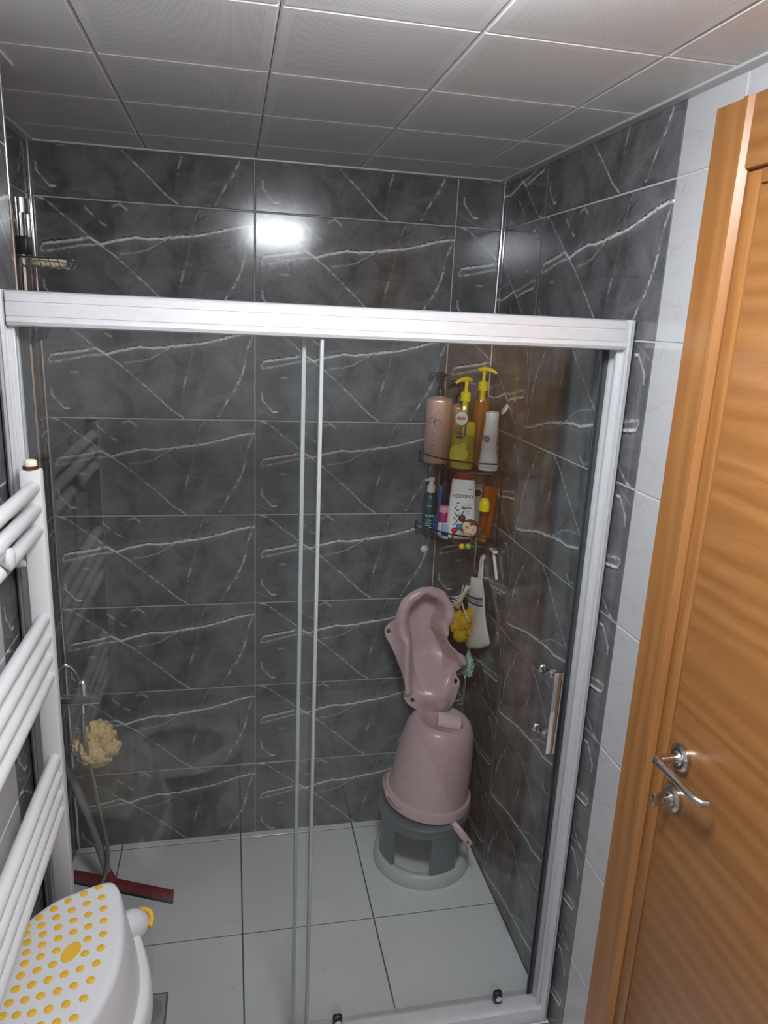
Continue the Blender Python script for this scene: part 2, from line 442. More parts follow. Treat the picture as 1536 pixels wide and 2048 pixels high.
# left wall of the niche, then the thicker wall in front of it
T = []
for (a, c, vt, vb) in rows:
    T.append((0, .08, a, c, (.87, 1, vt, vb), M_DARK)); T.append((.08, .68, a, c, (0, 1, vt, vb), M_DARK))
wall('wall_left', (-1.349, -.68, 0), PI / 2, .68, -.02, CEIL + .01, T, M_GROUT)
T = []
for (a, c, vt, vb) in rows:
    T.append((1.668, 1.95, a, c, (0, .5, vt, vb), M_DARK))
    for q in range(3): T.append((1.668 - .6 * (q + 1), 1.668 - .6 * q, a, c, (0, 1, vt, vb), M_WHITE))
wall('wall_left_front', (-1.225, -2.62, 0), PI / 2, 1.95, -.02, CEIL + .01, [t for t in T if t], M_GROUTW, thick=.12)
# rear wall behind the camera: white down to the floor to bounce more light
T = []
for i, (a, c, vt, vb) in enumerate(rows):
    for q in range(2): T.append((.6 * q, .6 * q + .6, a, c, (0, 1, vt, vb), M_WHITE))
wall('wall_rear', (0, -2.6, 0), PI, 1.23, -.02, CEIL + .01, T, M_GROUTW)

# floor
b = B(); b.box(-1.42, .06, -2.7, .06, -.10, -.0016)
floor = set_props(b.build('floor', M_GROUTF, smooth=0), kind='structure')
xs = [-1.36, -1.2, -.8, -.4, 0.0]; ys = [-2.62, -2.13, -1.71, -1.29, -.87, -.45, -.03, 0.0]
for i in range(len(xs) - 1):
    for j in range(len(ys) - 1):
        wx, hy = xs[i + 1] - xs[i], ys[j + 1] - ys[j]
        t = bpy.data.objects.new('tile', tile_mesh(wx, hy, (.13 * i, .13 * i + wx / .8, .21 * j, .21 * j + hy / .4), M_FLOOR)); C.objects.link(t)
        t.parent = floor; t.rotation_euler = (-PI / 2, 0, 0); t.location = (xs[i], ys[j], 0)

# ceiling: 30 cm pressed metal panels
b = B(); b.box(-1.42, .06, -2.7, .06, CEIL + .012, CEIL + .06)
ceiling = set_props(b.build('ceiling', pm('ceiling_void', (.12, .12, .12), .8), smooth=0), kind='structure')
def ceil_panel_mesh(w_, h_, cache={}):
    key = (round(w_, 4), round(h_, 4))
    if key in cache: return cache[key]
    e = .0006; c = .004; D = .014; x, y = w_ / 2 - e, h_ / 2 - e
    V = [(-x, -y, D), (x, -y, D), (x, y, D), (-x, y, D), (-x, -y, c), (x, -y, c), (x, y, c), (-x, y, c), (-x + c, -y + c, 0), (x - c, -y + c, 0), (x - c, y - c, 0), (-x + c, y - c, 0)]
    F = [(11, 10, 9, 8), (8, 9, 5, 4), (9, 10, 6, 5), (10, 11, 7, 6), (11, 8, 4, 7), (4, 5, 1, 0), (5, 6, 2, 1), (6, 7, 3, 2), (7, 4, 0, 3)]
    me = bpy.data.meshes.new('panel'); me.from_pydata(V, [], F); me.materials.append(M_CEIL); cache[key] = me; return me
cx = [-1.34, -1.042, -.747, -.45, -.151, -.012]; cy = [-.012, -.2] + [-.2 - .3 * k for k in range(1, 9)]
for i in range(5):
    for j in range(len(cy) - 1):
        if i == 2 and j == 5: continue                       # lamp sits in this field
        if i == 0 and j >= 3: x0 = -1.225
        else: x0 = cx[i]
        x1 = cx[i + 1]; y1, y0 = cy[j], cy[j + 1]
        t = bpy.data.objects.new('panel', ceil_panel_mesh(x1 - x0, y1 - y0)); C.objects.link(t); t.parent = ceiling
        t.location = ((x0 + x1) / 2, (y0 + y1) / 2, CEIL)
# ceiling edge trims
def trim(name, *boxes, mat=M_TRIMG, bev=.001):
    b = B()
    for bx in boxes: b.box(*bx, bev=bev, seg=1)
    return set_props(b.build(name, mat, smooth=0), kind='structure')
trim('trim_1', (-1.349, 0, -.024, 0, CEIL - .004, CEIL + .002))
trim('trim_2', (-.024, 0, -2.6, 0, CEIL - .0045, CEIL + .002))
trim('trim_3', (-1.349, -1.325, -.68, 0, CEIL - .0045, CEIL + .002))
trim('trim_4', (-1.225, -1.201, -2.6, -.68, CEIL - .0045, CEIL + .002))
# chrome corner strips
def corner_strip(name, x, y, r):
    b = B(); b.cyl((x, y, 0), (x, y, CEIL - .005), r, n=16); return set_props(b.build(name, M_CHROME), kind='structure')
corner_strip('trim_5', -.004, -.004, .0065); corner_strip('trim_6', -1.345, -.004, .0075); corner_strip('trim_7', -1.226, -.679, .004)

# ---------------------------------------------------------------- ceiling lamp
lx, ly = -.5985, -1.55
lamp = empty('ceiling_light', (lx, ly, CEIL), label='square flush panel lamp in the ceiling behind the camera view', cat='lamp')
b = B()
for bx in ((lx - .148, lx + .148, ly - .148, ly - .132), (lx - .148, lx + .148, ly + .132, ly + .148), (lx - .148, lx - .132, ly - .132, ly + .132), (lx + .132, lx + .148, ly - .132, ly + .132)):
    b.box(*bx, CEIL - .004, CEIL + .01)
b.build('frame', M_WHITEP, lamp, smooth=0)
s = NT('lamp_diffuser'); em = s.n('ShaderNodeEmission', {0: (.95, .985, 1.04, 1), 1: LAMP})
g = s.mr(s.noise(s.coord(), 8, 1), .2, .8, LAMP * .98, LAMP * 1.02); s.set(em.inputs[1], g)
s.t.links.new(em.outputs[0], s.out.inputs[0])
b = B(); b.box(lx - .128, lx + .128, ly - .130, ly + .110, CEIL - .072, CEIL - .004); b.build('diffuser', s.mat, lamp)

# ---------------------------------------------------------------- wooden door
def wbox(name, mat, bx, parent=None, kind=None, bev=.004):
    b = B(); b.box(*bx, bev=bev); o = b.build(name, mat, parent, smooth=30)
    if kind: o['kind'] = kind
    return o
b = B(); b.prism([(-.0, -1.045), (-.012, -1.045), (-.016, -1.050), (-.016, -1.118), (-.021, -1.124), (-.021, -1.136), (-.010, -1.146), (.0, -1.146)], 'z', -.02, 2.162)
casing = set_props(b.build('trim_8', M_WOODV, smooth=20), kind='structure')
wbox('trim_9', M_WOODH, (-.018, 0, -2.085, -1.1465, 2.052, 2.162), kind='structure')
wbox('trim_10', M_WOODV, (-.016, 0, -2.17, -2.0855, -.02, 2.162), kind='structure')
wbox('trim_11', M_WOODV, (-.008, .01, -1.178, -1.1465, -.02, 2.05), kind='structure', bev=.003)
wbox('trim_12', M_WOODH, (-.008, .01, -2.085, -1.1785, 2.028, 2.0515), kind='structure', bev=.003)
door = wbox('door_1', M_WOODH, (-.006, .03, -2.08, -1.1805, -.01, 2.026), kind='structure', bev=.002)
door['label'] = 'varnished orange brown wooden door with horizontal grain'
hz, hy = 1.036, -1.222
b = B(); b.cyl((-.006, hy, hz), (-.013, hy, hz), .027, .0265, n=40); b.cyl((-.013, hy, hz), (-.017, hy, hz), .0255, .020, n=40)
ros = b.build('rosette', M_STEEL, door)
b = B(); b.cyl((-.017, hy, hz), (-.021, hy, hz), .014, .012, n=32); b.build('collar', M_CHROMED, ros)
b = B(); b.cyl((-.017, hy, hz), (-.058, hy, hz), .0085, .0085, n=20)
lev = [(-.056, hy + .004, hz), (-.060, hy - .004, hz), (-.058, hy - .03, hz - .002), (-.054, hy - .065, hz - .005), (-.050, hy - .10, hz - .008), (-.043, hy - .115, hz - .009), (-.033, hy - .119, hz - .009)]
b.tube(lev, [.0075, .0095, .0075, .0062, .007, .008, .0065], n=14)
b.build('lever', M_STEEL, door)
tz = .948; ty = -1.218
b = B(); b.cyl((-.006, ty, tz), (-.013, ty, tz), .027, .0265, n=40); b.cyl((-.013, ty, tz), (-.017, ty, tz), .0255, .020, n=40)
b.cyl((-.017, ty, tz), (-.022, ty, tz), .014, .012, n=32)
b.build('rosette', M_STEEL, door)
b = B(); b.cyl((-.02, ty, tz), (-.032, ty, tz), .007, n=16); b.box(-.052, -.028, ty - .004, ty + .004, tz - .013, tz + .013, bev=.0025)
b.build('thumb_turn', M_STEEL, door)

# ---------------------------------------------------------------- shower enclosure
HX0, HX1 = -1.2, -.021
enc = empty('shower_frame', (-.61, -.83, 0), label='silver aluminium shower enclosure frame with fixed glass on the left', cat='shower frame')
prof = [(-.792, 1.815), (-.846, 1.817), (-.858, 1.815), (-.862, 1.811), (-.862, 1.7985), (-.8605, 1.7975), (-.8605, 1.7955), (-.862, 1.7945), (-.863, 1.774), (-.8615, 1.773), (-.8615, 1.771), (-.863, 1.770), (-.864, 1.764), (-.861, 1.758), (-.854, 1.7555), (-.80, 1.7555), (-.792, 1.758)]
b = B(); b.prism(prof, 'x', HX0, HX1); b.build('header_rail', M_ALU, enc, smooth=20)
for sg, xw in ((1, 0.0), (-1, -1.225)):
    P = lambda dx: xw - sg * dx
    b = B(); b.prism([(P(0), -.790), (P(0), -.846), (P(.004), -.858), (P(.009), -.864), (P(.0125), -.8645), (P(.0130), -.861), (P(.0150), -.861), (P(.0155), -.8645), (P(.0205), -.863), (P(.0225), -.856), (P(.0225), -.790)], 'z', .0, 1.817)
    j = b.build('jamb', M_ALUZ, enc, smooth=25)
    b = B(); b.box(min(P(.0225), P(.033)), max(P(.0225), P(.033)), -.848, -.838, .04, 1.756, bev=.001); b.box(min(P(.0225), P(.031)), max(P(.0225), P(.031)), -.822, -.800, .04, 1.756, bev=.001)
    b.build('inner_channel', M_ALUZ, j)
    b = B(); b.box(min(P(.031), P(.046)), max(P(.031), P(.046)), -.812, -.806, .04, 1.756); b.build('seal_strip', M_SEALD, j, smooth=0)
prof = [(-.79, -.0), (-.79, .030), (-.794, .036), (-.846, .040), (-.858, .037), (-.864, .028), (-.865, -.0)]
b = B(); b.prism(prof, 'x', HX0, HX1 - .0005); b.build('threshold', M_ALU, enc, smooth=25)
b = B(); b.box(-1.198, -.652, -.846, -.840, .037, 1.757); gp = b.build('fixed_glass', M_GLASS, enc, smooth=0)
b = B(); b.box(-.6525, -.645, -.853, -.833, .042, 1.755, bev=.002); b.build('seal_strip', M_SEAL, gp)

sld = empty('sliding_shower_door', (-.36, -.809, .04), label='clear glass sliding shower door with chrome bar handle at right', cat='shower door')
b = B(); b.box(-.676, -.040, -.812, -.806, .039, 1.757); b.build('glass_pane', M_GLASS, sld, smooth=0)
b = B(); b.box(-.684, -.6755, -.820, -.798, .042, 1.755, bev=.002); b.build('seal_strip', M_SEAL, sld)
hx = -.080
b = B(); b.box(hx - .0105, hx + .0105, -.852, -.843, .810, 1.022, bev=.0012)
bmesh.ops.rotate(b.bm, verts=b.bm.verts, cent=(hx, -.8475, .9), matrix=Matrix.Rotation(math.radians(-11), 3, 'Z'))
hd = b.build('handle', pm('polished_chrome_bar', (.72, .70, .69), .05, 1.0, var=.2, nscale=25), sld)
for z in (.845, 1.004):
    b = B(); b.cyl((hx, -.843, z), (hx, -.8125, z), .006, n=16); b.cyl((hx, -.8185, z), (hx, -.8125, z), .011, n=20); b.build('standoff', M_CHROME, hd)
    b = B(); b.cyl((hx - .012, -.8055, z), (hx - .012, -.79, z), .007, n=16); b.ball((hx - .012, -.786, z), .0125, sy=.8, sub=3); b.build('inner_knob', M_CHROME, hd)
for x in (-.135, -.567):
    b = B(); b.box(x - .012, x + .012, -.829, -.8125, .041, .075, bev=.006, seg=3)
    r = b.build('roller_guide', pm('black_plastic', (.02, .02, .022), .3), sld)
    b = B(); b.cyl((x, -.8285, .060), (x, -.833, .060), .008, n=20); b.build('chrome_cap', M_CHROME, r)

# ---------------------------------------------------------------- towel radiator
rad = empty('towel_radiator', (-1.172, -1.16, .6), label='white ladder towel radiator with round tubes on the left wall', cat='radiator')
for y in (-.885, -1.40):
    b = B(); b.box(-1.192, -1.156, y - .012, y + .014, .54, 1.508, bev=.004); p = b.build('post', M_ENAMEL, rad)
    b = B(); b.cyl((-1.174, y, 1.508), (-1.174, y, 1.514), .0135, n=24); b.build('brass_ring', pm('brass_ring', srgb(120, 96, 60), .35, .8), p)
    b = B(); b.lathe([(.0115, 1.514), (.0115, 1.521), (.0095, 1.524), (.004, 1.5245), (.004, 1.522)], n=12, M=Matrix.Translation((-1.174, y, 0))); b.build('plug', pm('cream_plug', srgb(232, 226, 205), .4), p)
    for zf in (1.33, .70):
        b = B(); b.cyl((-1.192, y, zf), (-1.2245, y, zf), .010, n=16); b.build('wall_fixing', M_ENAMEL, p)
for z in (1.475, 1.435, 1.395, 1.22, 1.18, 1.14, 1.10, .92, .88, .84, .80):
    b = B(); b.rod((-1.170, -.889, z), (-1.170, -1.398, z), .0125, n=20); b.build('tube', M_ENAMEL, rad)
b = B(); b.lathe([(.007, 0), (.008, .018), (.014, .026), (.0175, .030), (.0175, .034), (.012, .037), (0.001, .0378)], n=28, M=Matrix.Translation((-1.185, -1.12, 1.415)) @ Matrix.Rotation(PI / 2, 4, 'Y')); b.build('bracket_cap', M_ENAMEL, rad)

# ---------------------------------------------------------------- child's step stool with yellow dots, on a bin
ST = .66
stool = empty('step_stool', (-1.12, -1.11, .50), label='white child step stool with yellow dots under the towel radiator', cat='stool')
top = [(-1.220, -1.045), (-1.177, -.985), (-1.126, -.960), (-1.090, -.946), (-1.070, -.944), (-1.058, -.955), (-1.047, -.980), (-1.033, -1.04), (-1.025, -1.113), (-1.028, -1.177), (-1.042, -1.233), (-1.058, -1.270), (-1.075, -1.285), (-1.115, -1.282), (-1.17, -1.265), (-1.215, -1.235), (-1.221, -1.19), (-1.221, -1.10)]
def dense(poly, it=2):
    P = [Vector((p[0], p[1])) for p in poly]
    for _ in range(it):
        Q = []
        for i in range(len(P)):
            a, c = P[i], P[(i + 1) % len(P)]; Q += [a * .75 + c * .25, a * .25 + c * .75]
        P = Q
    return P
TP = dense(top, 2); cen = Vector((-1.125, -1.112))
def ring(off, z, flat=0):
    r = []
    for p in TP:
        d = (p - cen).normalized(); q = p + d * off
        r.append((max(q.x, -1.222), q.y, z))
    return r
b = B(); b.rings([ring(-.012, ST + .0), ring(-.004, ST - .001), ring(.002, ST - .005), ring(.005, ST - .012), ring(.014, ST - .05), ring(.024, ST - .10), ring(.028, ST - .118)], cap0=True, cap1=False)
o = b.build('body', M_WHITEP, stool, smooth=60)
b = B(); b.rings([ring(.026, ST - .116), ring(.040, ST - .118), ring(.046, ST - .124), ring(.050, ST - .155), ring(.050, ST - .16), ring(.044, ST - .16), ring(.026, ST - .118)], cap0=False, cap1=False)
b.build('rim', M_WHITEP, stool, smooth=60)
# rounded grip with a yellow band on the rim
b = B(); b.tube([(-1.075, -.990, ST - .095), (-1.052, -.965, ST - .105), (-1.034, -.942, ST - .120), (-1.022, -.926, ST - .130), (-1.014, -.914, ST - .134)], [.016, .029, .033, .029, .014], n=20); gr = b.build('grip', M_WHITEP, stool, smooth=80)
M_YEL = pm('yellow_rubber', srgb(226, 180, 62), .5, var=.05)
b = B(); arc = [(-1.024 + .030 * math.cos(a), -.934 + .030 * math.sin(a), ST - .117 + .003 * math.sin(a * 2)) for a in [(-.55 + .12 * k) for k in range(18)]]
b.tube(arc, .0055, n=10); b.build('yellow_band', M_YEL, gr)
dots = [[(-1.09, -.96), (-1.116, -.973), (-1.142, -.988), (-1.165, -1.005), (-1.187, -1.023), (-1.205, -1.042)],
 [(-1.08, -.988), (-1.106, -1.0), (-1.131, -1.013), (-1.156, -1.027), (-1.179, -1.043), (-1.202, -1.059)],
 [(-1.072, -1.018), (-1.098, -1.029), (-1.123, -1.04), (-1.148, -1.052), (-1.172, -1.065), (-1.195, -1.08)],
 [(-1.067, -1.049), (-1.093, -1.059), (-1.118, -1.068), (-1.142, -1.079), (-1.167, -1.09), (-1.191, -1.103)],
 [(-1.063, -1.081), (-1.089, -1.089), (-1.139, -1.107), (-1.164, -1.116), (-1.188, -1.127)],
 [(-1.062, -1.113), (-1.088, -1.121), (-1.139, -1.137), (-1.163, -1.145), (-1.188, -1.152)],
 [(-1.064, -1.146), (-1.09, -1.154), (-1.115, -1.161), (-1.14, -1.168), (-1.165, -1.174), (-1.189, -1.179)],
 [(-1.068, -1.18), (-1.094, -1.187), (-1.119, -1.194), (-1.145, -1.199), (-1.169, -1.203), (-1.193, -1.205)],
 [(-1.073, -1.215), (-1.1, -1.222), (-1.126, -1.227), (-1.151, -1.23), (-1.175, -1.23), (-1.197, -1.228)],
 [(-1.082, -1.25), (-1.108, -1.254), (-1.133, -1.256), (-1.157, -1.256)]]
b = B(); b.lathe([(.0076, -.001), (.0076, .0006), (.0066, .0012)], n=16); dm = b.build('dot', M_YEL, stool, world=False)
first = True
for r in dots:
    for (x, y) in r:
        d = dm if first else dm.copy()
        if not first: C.objects.link(d)
        d.parent = stool; d.location = (x + 1.12, y + 1.11, ST - .5); first = False
b = B(); b.loft([(0 - .001, .0185, .0185), (.0006, .0185, .0185), (.0014, .0175, .0175)], n=32); d = b.build('centre_dot', M_YEL, stool, world=False); d.scale = (.8, 1.25, 1); d.rotation_euler = (0, 0, -.35); d.location = (-1.113 + 1.12, -1.114 + 1.11, ST - .5)
b = B(); b.loft([(.0, .075, .10), (.01, .08, .105), (.46, .088, .118), (.499, .090, .120)], n=40, e=3.0, cx=-1.125, cy=-1.115)
bn = b.build('laundry_bin', pm('dark_grey_bin', (.10, .105, .11), .5), smooth=40)
set_props(bn, 'dark grey bin hidden below the dotted step stool', 'bin')

# ---------------------------------------------------------------- toilet behind the camera, seen mirrored in the glass
toi = empty('toilet', (-1.0, -1.62, 0), label='white toilet with open seat, seen only mirrored in the shower glass', cat='toilet')
M_CER = pm('white_ceramic', (.82, .82, .82), .12, var=.02)
b = B(); b.loft([(0, .17, .11, -.05), (.05, .165, .105, -.05), (.2, .17, .12, -.04), (.33, .205, .165, 0), (.385, .215, .178, .0), (.40, .21, .172, 0), (.395, .16, .125, .01), (.30, .13, .10, .01), (.22, .06, .05, .0)], n=40, e=2.3, cx=-1.005, cy=-1.62)
b.build('bowl', M_CER, toi)
b = B(); n = 40
def oval(rx, ry, z, ox=0): return [(-.995 + ox + rx * math.cos(2 * PI * k / n), -1.62 + ry * math.sin(2 * PI * k / n), z) for k in range(n)]
b.rings([oval(.205, .175, .405), oval(.207, .177, .412), oval(.195, .165, .42), oval(.145, .112, .42), oval(.138, .105, .412), oval(.14, .108, .405)], closed=True); b.build('seat', M_WHITEP, toi)
b = B(); b.box(-1.2235, -1.204, -1.79, -1.45, .42, .82, bev=.006); b.build('lid', M_WHITEP, toi)

# ---------------------------------------------------------------- corner caddy
cad = empty('corner_caddy', (-.01, -.01, 1.13), label='black wire two-tier corner caddy holding the bottles', cat='shelf')
def arc_pts(R, z, n=25, x0=-.010, y0=-.010):
    P = []
    for k in range(n):
        a = PI + (PI / 2) * k / (n - 1)
        P.append((x0 + (R + x0) * math.cos(a) if False else x0 + (R - .01) * math.cos(a), y0 + (R - .01) * math.sin(a), z))
    return P
for zr, zb in ((1.388, 1.357), (1.155, 1.127)):
    b = B(); b.tube([(-.223, -.004, zr)] + arc_pts(.224, zr)[1:-1] + [(-.004, -.223, zr)], .0026, n=8); b.build('rail', M_BLACKW, cad)
    b = B(); b.tube([(-.223, -.004, zb)] + arc_pts(.224, zb)[1:-1] + [(-.004, -.223, zb)], .0024, n=8)
    b.tube([(-.223, -.005, zb), (-.005, -.005, zb)], .0024, n=8); b.tube([(-.005, -.005, zb), (-.005, -.223, zb)], .0024, n=8)
    b.build('shelf_frame', M_BLACKW, cad)
    for k in range(1, 11):
        x = -.222 + .02 * k
        y = -math.sqrt(max(0, .214 ** 2 - (x + .01) ** 2)) - .01
        b = B(); b.tube([(x, -.006, zb), (x, y, zb)], .0016, n=6); b.build('shelf_wire', M_BLACKW, cad)
    for x, y in ((-.2225, -.005), (-.005, -.2225)):
        b = B(); b.tube([(x, y, zb), (x, y, zr)], .002, n=6); b.build('stay', M_BLACKW, cad)
for x, y in ((-.19, -.0045), (-.0045, -.19)):
    b = B(); b.tube([(x, y, 1.125), (x, y, 1.39)], .0026, n=8); b.build('upright', M_BLACKW, cad)

# ---------------------------------------------------------------- bottles
TH = -.30
def on_ellipse(rx, ry, z0, e=2.0, eps=.0004, x0=0.0, taper=None):
    def wp(x, y):
        xx = x + x0; k = taper(z0 + y) if taper else 1.0
        q = min(.98, abs(xx) / (rx * k))
        return Vector((xx, -(ry * k) * (1 - q ** e) ** (1 / e) - eps, z0 + y))
    return wp
def pump(parent, z, mat, s=1.0, ang=PI, collar=.013, drop=0.0, stem=.03, curl=True):
    """dispenser pump: collar, stem and spout head; local coordinates"""
    b = B(); b.lathe([(collar * s, z), (collar * s, z + .020 * s), (collar * .85 * s, z + .023 * s), (collar * .6 * s, z + .026 * s)], n=28); c = b.build('pump_collar', mat, parent, world=False)
    b = B(); b.cyl((0, 0, z + .02 * s), (0, 0, z + (.026 + stem) * s), .0052 * s, n=16)
    zt = z + (.026 + stem) * s; d = Vector((math.cos(ang), math.sin(ang), 0))
    pts = [-d * .017 * s + Vector((0, 0, zt + .001)), Vector((0, 0, zt + .004 * s)), d * .016 * s + Vector((0, 0, zt + .003 * s)), d * .030 * s + Vector((0, 0, zt - .001 * s)), d * .037 * s + Vector((0, 0, zt - .007 * s))]
    b.tube(pts, [.005 * s, .0075 * s, .0062 * s, .0048 * s, .0038 * s], n=12, smooth=0)
    b.build('pump_head', mat, parent, world=False)
    return c

M_ROSE = pm('rose_gold_bottle', srgb(214, 172, 154), .32, .3, var=.03, nscale=8)
M_ROSEL = pm('brown_print', srgb(66, 40, 38), .5)
M_BLK = pm('black_pump_plastic', srgb(44, 46, 50), .4)
def rose_bottle(loc, label, rx, ry, h, main=True):
    t = empty('pump_bottle', loc, (0, 0, TH), label=label, cat='bottle', group=None)
    b = B(); b.loft([(0, rx * .93, ry * .9), (.004, rx, ry), (h * .93, rx, ry), (h * .965, rx * .97, ry * .95), (h * .985, rx * .84, ry * .8), (h, rx * .45, ry * .6), (h + .004, .014, .014)], n=40, e=2.3)
    b.build('body', M_ROSE, t, world=False)
    pump(t, h + .003, M_BLK, 1.05, PI + .25, stem=.034)
    return t
t = rose_bottle((-.178, -.046, 1.3595), 'rose-gold pump bottle marked dp at the left of the upper caddy shelf', .041, .027, .208)
wp = on_ellipse(.041, .027, .125, 2.3, x0=-.011)
def ringm(cx_, cz_, r, wd, n=28):
    V = []; F = []
    for k in range(n):
        a = 2 * PI * k / n
        V += [(cx_ + (r - wd) * math.cos(a), cz_ + (r - wd) * math.sin(a)), (cx_ + r * math.cos(a), cz_ + r * math.sin(a))]
    for k in range(n): a = 2 * k; c = (2 * k + 2) % (2 * n); F.append((a, a + 1, c + 1, c))
    return V, F
def print_mesh(name, polys, mat, parent, warp):
    """flat printed shapes laid on a curved surface: polys = list of (verts2d, faces)"""
    V = []; F = []
    for vv, ff in polys:
        o = len(V); V += [tuple(warp(*p)) for p in vv]; F += [tuple(o + i for i in f) for f in ff]
    me = bpy.data.meshes.new(name); me.from_pydata(V, [], F); me.materials.append(mat)
    o = bpy.data.objects.new(name, me); C.objects.link(o); o.parent = parent
    if name in ('small_print', 'leaf_print', 'dp_monogram'): o['kind'] = 'stuff'
    return o
def rect(x0, x1, z0, z1, n=6):
    V = []; F = []
    for k in range(n + 1):
        x = x0 + (x1 - x0) * k / n; V += [(x, z0), (x, z1)]
    for k in range(n): F.append((2 * k, 2 * k + 2, 2 * k + 3, 2 * k + 1))
    return V, F
W = .0013
print_mesh('dp_monogram', [ringm(-.0075, .012, .0085, W), rect(.0004, .0012, .004, .034, 1), ringm(.0095, .004, .0105, W), rect(-.0012, -.0004, -.018, .012, 1), rect(.006, .016, .039, .0396)], M_ROSEL, t, wp)
print_mesh('small_print', [ringm(-.001, -.028, .0035, .0008, 14), rect(-.008, .008, -.043, -.0425), ringm(-.001, -.052, .002, .002, 10)] + [rect(-.012, .009, -.066 - .0065 * k, -.0645 - .0065 * k) for k in range(5)], M_ROSEL, t, wp)
rose_bottle((-.108, -.031, 1.3595), 'rose-gold bottle with black pump hidden behind the yellow dalin bottle', .025, .022, .185)

# clear bottle with yellow soap, "dalin"
def tinted(name, col, rough=.08, tr=.35):
    s = NT(name); co = s.coord(); f = s.noise(s.mapping(co, scale=(1, 1, .3)), 30, 2)
    c = s.mix(f, tuple(x * .8 for x in col[:3]) + (1,), col)
    s.bsdf(Base_Color=c, Roughness=rough, Transmission_Weight=tr, IOR=1.3, Coat_Weight=.3)
    return s.mat
M_YSOAP = tinted('yellow_liquid', srgb(228, 214, 40)); M_AMBER = tinted('amber_liquid', srgb(214, 134, 20)); M_AMBD = tinted('dark_amber_plastic', srgb(190, 96, 16))
def clear_mat():
    s = NT('clear_plastic'); lw = s.n('ShaderNodeLayerWeight', {'Blend': .35}).outputs['Facing']
    tr = s.n('ShaderNodeBsdfTransparent', {0: (.95, .94, .66, 1)}); gl = s.n('ShaderNodeBsdfGlossy', {'Roughness': .05})
    mx = s.n('ShaderNodeMixShader'); s.set(mx.inputs[0], s.m('ADD', .06, s.m('MULTIPLY', s.m('POWER', lw, 3.0), .5))); s.set(mx.inputs[1], tr.outputs[0]); s.set(mx.inputs[2], gl.outputs[0])
    s.t.links.new(mx.outputs[0], s.out.inputs[0]); return s.mat
M_CLEAR = clear_mat()
M_YPUMP = pm('yellow_pump_plastic', srgb(238, 214, 20), .35, var=.03)
M_RED = pm('red_print', srgb(200, 44, 36), .5); M_LABW = pm('white_label', srgb(236, 232, 226), .45); M_YLAB = pm('yellow_label', srgb(222, 208, 50), .45, var=.12, nscale=60)
M_INK = pm('dark_print', srgb(48, 46, 44), .5)
def yellow_pump_bottle(loc, rx, ry, h, label, liquid, fill, ang, rot=TH):
    t = empty('pump_bottle', loc, (0, 0, rot), label=label, cat='bottle')
    S = [(0, rx * .86, ry * .8), (.003, rx * .95, ry * .92), (.012, rx, ry), (h * .45, rx * .97, ry * .97), (h * .72, rx * .93, ry * .95), (h * .84, rx * .86, ry * .9), (h * .92, rx * .66, ry * .75), (h * .975, rx * .40, ry * .55), (h, .0125, .0125), (h + .008, .0120, .0120)]
    b = B(); b.loft(S, n=40, e=2.4); b.build('body', M_CLEAR, t, world=False)
    L = [(z, a * .93, c * .9) for z, a, c in [(.003, rx * .86, ry * .8), (.012, rx * .97, ry * .95)] + [q for q in S if .012 < q[0] < fill]]
    k = L[-1]; L.append((fill, k[1] * .995, k[2] * .995))
    b = B(); b.loft(L, n=36, e=2.4); b.build('liquid', liquid, t, world=False)
    pump(t, h + .004, M_YPUMP, 1.08, ang, collar=.0145)
    b = B(); b.cyl((0, 0, h + .004), (0, 0, h - .034), .0098, .0085, n=18); b.cyl((0, 0, h - .034), (0, 0, .01), .0028, n=8); b.build('dip_tube', M_YPUMP, t, world=False)
    return t
rx, ry, h = .040, .0225, .205
t = yellow_pump_bottle((-.128, -.152, 1.3595), rx, ry, h, 'clear pump bottle of yellow soap with round red dalin label', M_YSOAP, .105, -PI / 2 - .9)
wp = on_ellipse(rx * .95, ry * .96, .158, 2.4, eps=.0008, x0=-.008)
def disc(cx_, cz_, r, n=28, sz=1.0):
    V = []; F = []; K = 5
    V.append((cx_, cz_))
    for q in range(1, K + 1):
        for k in range(n): a = 2 * PI * k / n; V.append((cx_ + r * q / K * math.cos(a), cz_ + r * sz * q / K * math.sin(a)))
    for k in range(n): F.append((0, 1 + k, 1 + (k + 1) % n))
    for q in range(K - 1):
        for k in range(n): a = 1 + q * n + k; c = 1 + q * n + (k + 1) % n; F.append((a, a + n, c + n, c))
    return V, F
lb = print_mesh('round_label', [disc(0, 0, .0185, sz=1.1)], M_LABW, t, wp)
wp2 = on_ellipse(rx * .95, ry * .96, .159, 2.4, eps=.0014, x0=-.008)
text_mesh('dalin', .0155, 'lettering', M_RED, lb, wp2, bold=.0004)
wp3 = on_ellipse(rx * .98, ry * .98, .055, 2.4, eps=.0008, x0=-.006)
print_mesh('yellow_label', [disc(-.012, .0, .019, sz=1.25), disc(.009, -.006, .015, sz=1.35), disc(.008, .020, .010), disc(-.014, -.014, .018)], M_YLAB, t, wp3)
print_mesh('small_print', [rect(-.014, .012, .058, .0595), rect(-.012, .014, .053, .0545), rect(-.014, .006, .042, .049)], M_INK, t, wp3)
b = B(); b.loft([(.066, .013, .0015), (.07, .0135, .002), (.135, .0135, .002), (.142, .011, .0015), (.145, .006, .001)], n=20, e=3, cx=.022, cy=.012); b.build('back_label', pm('lime_back_label', srgb(214, 206, 20), .4), t, world=False)
t = yellow_pump_bottle((-.051, -.082, 1.3595), .030, .027, .232, 'tall amber pump bottle with yellow pump at the back of the caddy corner', M_AMBER, .205, -.5, rot=-.1)

